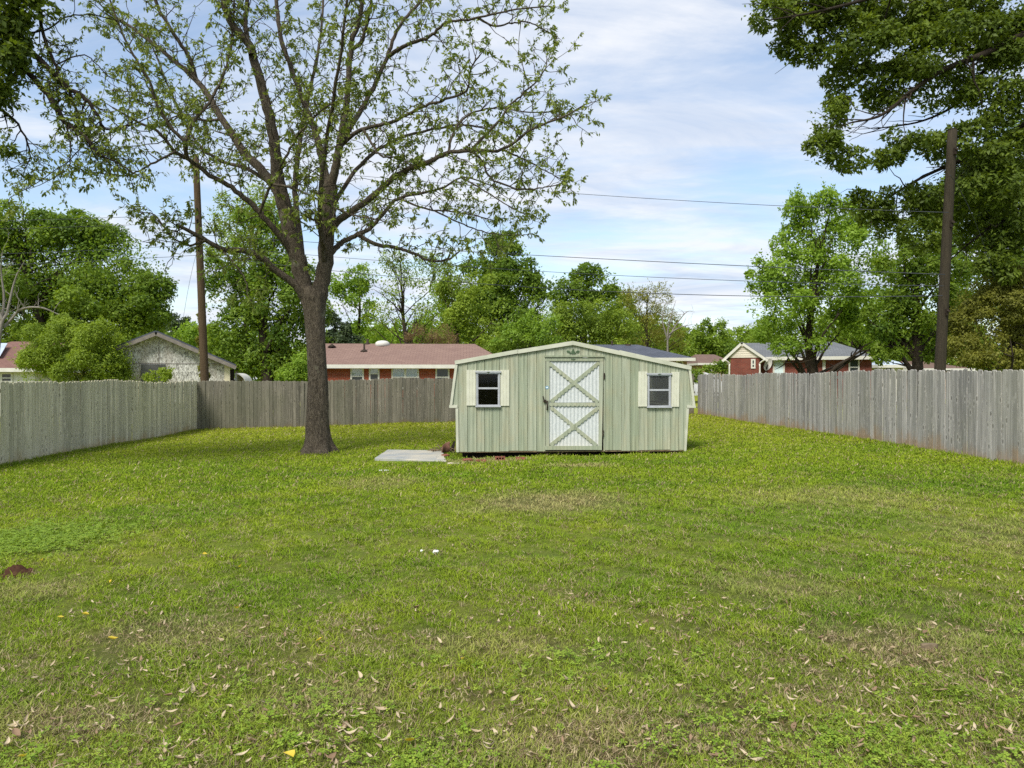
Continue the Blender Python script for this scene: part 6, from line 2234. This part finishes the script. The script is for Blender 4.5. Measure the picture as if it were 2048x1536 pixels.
scatter('grass', np.stack([x, y, gz(x, y)], 1), np.stack([rng.normal(0, 0.12, n), rng.normal(0, 0.12, n), rng.uniform(0, 6.28, n)], 1), s, 'fine', 'short mown grass covering the near lawn', 'grass')
PX, PYs, SC = [], [], []
for (y0, y1, dens) in ((8.5, 15, 250), (15, 22, 150), (22, 33, 90)):
    x, y = lawn_points(y0, y1, dens)
    keep = (rng.random(len(x)) > 0.5 * dryness(x, y)) & (rng.random(len(x)) < np.clip((y - 8.0) / 4.0, 0, 1))
    x, y = x[keep], y[keep]
    s = rng.uniform(0.7, 1.2, len(x))
    f = 1.0 + 0.05 * (y - 10)
    PX.append(x)
    PYs.append(y)
    SC.append(np.stack([s * f, s * f, s * 0.95], 1))
# taller fringe at the foot of the fences and the trunk
fx = np.concatenate([rng.normal(-9.98, 0.05, 500), rng.normal(10.02, 0.05, 700)])
fy = np.concatenate([rng.uniform(13, 27.8, 500), rng.uniform(11, 32, 700)])
xb_ = rng.uniform(-9.9, 10, 700)
fx = np.concatenate([fx, xb_])
fy = np.concatenate([fy, 28.0 + (xb_ + 10.1) * 0.2272 - np.abs(rng.normal(0.06, 0.05, 700))])
a = rng.uniform(0, 6.28, 160)
fx = np.concatenate([fx, tb[0] + np.cos(a) * 0.48])
fy = np.concatenate([fy, tb[1] + np.sin(a) * 0.48])
s = rng.uniform(0.7, 1.5, len(fx))
PX.append(fx)
PYs.append(fy)
SC.append(np.stack([s * 0.9, s * 0.9, s * 1.7], 1))
x, y, s = np.concatenate(PX), np.concatenate(PYs), np.concatenate(SC)
n = len(x)
scatter('grass', np.stack([x, y, gz(x, y)], 1), np.stack([rng.normal(0, 0.1, n), rng.normal(0, 0.1, n), rng.uniform(0, 6.28, n)], 1), s, 'coarse', 'yellow green grass of the far lawn up to the fences', 'grass')
# clover: bottom of the picture and the patch at the left edge
x, y = lawn_points(2.4, 4.6, 520)
f = np.sin(x * 2.3 + 0.5) * np.sin(y * 3.1 + x) + 0.5 * np.sin(x * 6.1) * np.sin(y * 5.3)
keep = rng.random(len(x)) < np.clip(0.55 * (4.2 - y) / 1.2 + 0.45 * f, 0.02, 0.8)
x, y = x[keep], y[keep]
cpt = G(75, 1085)
n2 = 2600
x2 = cpt[0] - 0.15 + rng.normal(0, 0.40, n2)
y2 = cpt[1] + rng.normal(0, 0.42, n2)
x, y = np.concatenate([x, x2]), np.concatenate([y, y2])
n = len(x)
s = rng.uniform(0.7, 1.25, n)
s[-n2:] *= 1.35
scatter('clover', np.stack([x, y, gz(x, y)], 1), np.stack([rng.normal(0, 0.1, n), rng.normal(0, 0.1, n), rng.uniform(0, 6.28, n)], 1), np.stack([s, s, s], 1), 'weed', 'round leaved clover growing through the foreground grass', 'clover')
# dead straw lying flat between the blades
x, y = lawn_points(2.4, 9.0, 620)
f = np.sin(x * 1.7 + 0.4) * np.sin(y * 2.3 + 0.7 * x) + 0.5 * np.sin(x * 5.1 + 1) * np.sin(y * 6.3)
keep = rng.random(len(x)) < np.clip(0.75 * dryness(x, y) + 0.26 * (5.4 - y) + 0.40 * f, 0.03, 0.95)
x, y = x[keep], y[keep]
n = len(x)
s = rng.uniform(0.7, 1.5, n)
scatter('dead_grass', np.stack([x, y, gz(x, y) + rng.uniform(0.002, 0.022, n)], 1), np.stack([rng.normal(0, 0.15, n), rng.normal(0, 0.15, n), rng.uniform(0, 6.28, n)], 1), np.stack([s, s, s], 1), 'thatch', 'dead straw coloured grass matted between the green blades', 'dead grass')
# small seed litter
x, y = lawn_points(2.4, 9.0, 210)
keep = rng.random(len(x)) < np.clip(1.25 - (y - 3) / 3.0, 0.06, 1) * (0.6 + 0.4 * np.sin(x * 1.9 + y))
x, y = x[keep], y[keep]
n = len(x)
s = rng.uniform(0.6, 1.35, n)
scatter('leaf_litter', np.stack([x, y, gz(x, y) + rng.uniform(0.008, 0.03, n)], 1), np.stack([rng.normal(0, 0.5, n), rng.normal(0, 0.5, n), rng.uniform(0, 6.28, n)], 1), np.stack([s, s, s], 1), 'litter', 'tiny tan seeds and leaf bits strewn in the foreground grass', 'leaf litter')

# ------------------------------------------------------------------ single fallen leaves
tan = [dry_leaf('dry_leaf', 0.056 + 0.006 * k, 0.017 + 0.004 * (k % 3), 0.14 + 0.11 * (k % 3), 600 + k, M['tan_leaf'], 0.15 + 0.14 * k) for k in range(6)]
brn = [dry_leaf('dry_leaf', 0.06 + 0.01 * k, 0.03, 0.15, 620 + k, M['brown_leaf'], 0.3 + 0.2 * k) for k in range(3)]
yel = [dry_leaf('yellow_leaf', 0.06 + 0.01 * k, 0.034, 0.12, 640 + k, M['yellow_leaf'], 0.3 + 0.2 * k) for k in range(3)]
rl = random.Random(88)


def drop(name, me, px, py, label, cat, group, s=1.0, lift=0.022):
    p_ = on(G(px, py), lift)
    o = link(name, me, None, None, p_)
    o.rotation_euler = (rl.gauss(0, 0.3), rl.gauss(0, 0.3), rl.uniform(0, 6.28))
    o.scale = (s * rl.uniform(0.8, 1.15), s * rl.uniform(0.7, 1.3), s * rl.uniform(0.6, 1.6))
    return tag(o, label, cat, group)


k = 0
while k < 270:
    px = rl.uniform(10, 2040)
    py = 1536 - abs(rl.gauss(0, 150))
    q_ = G(px, py)
    drift = 0.5 + 0.5 * math.sin(q_[0] * 3.1 + 1.0) * math.sin(q_[1] * 5.3 + q_[0]) + 0.3 * math.sin(q_[0] * 8.3 + q_[1] * 2)
    if py < 1180 or rl.random() > (1.0 if px < 1300 else 0.55) * max(0.08, drift):
        continue
    b_ = rl.random() < 0.12
    if b_:
        drop('dry_leaf', rl.choice(brn), px, py, 'brown curled dead leaf in the foreground grass', 'leaf', 'brown leaves in the foreground', rl.uniform(0.6, 1.1))
    else:
        drop('dry_leaf', rl.choice(tan), px, py, 'tan curled dry leaf in the foreground grass', 'leaf', 'tan leaves in the foreground', rl.uniform(0.45, 0.95))
    k += 1
for (px, py) in ((223, 1172), (409, 1115), (481, 1141), (473, 1229), (120, 1245), (169, 1240), (225, 1291), (640, 1291), (926, 1331), (582, 1530), (47, 1530), (1213, 1395), (819, 1500), (85, 1129)):
    drop('yellow_leaf', rl.choice(yel), px, py, 'bright yellow fallen leaf on the lawn', 'leaf', 'yellow leaves on the lawn', rl.uniform(0.65, 1.0), 0.035)
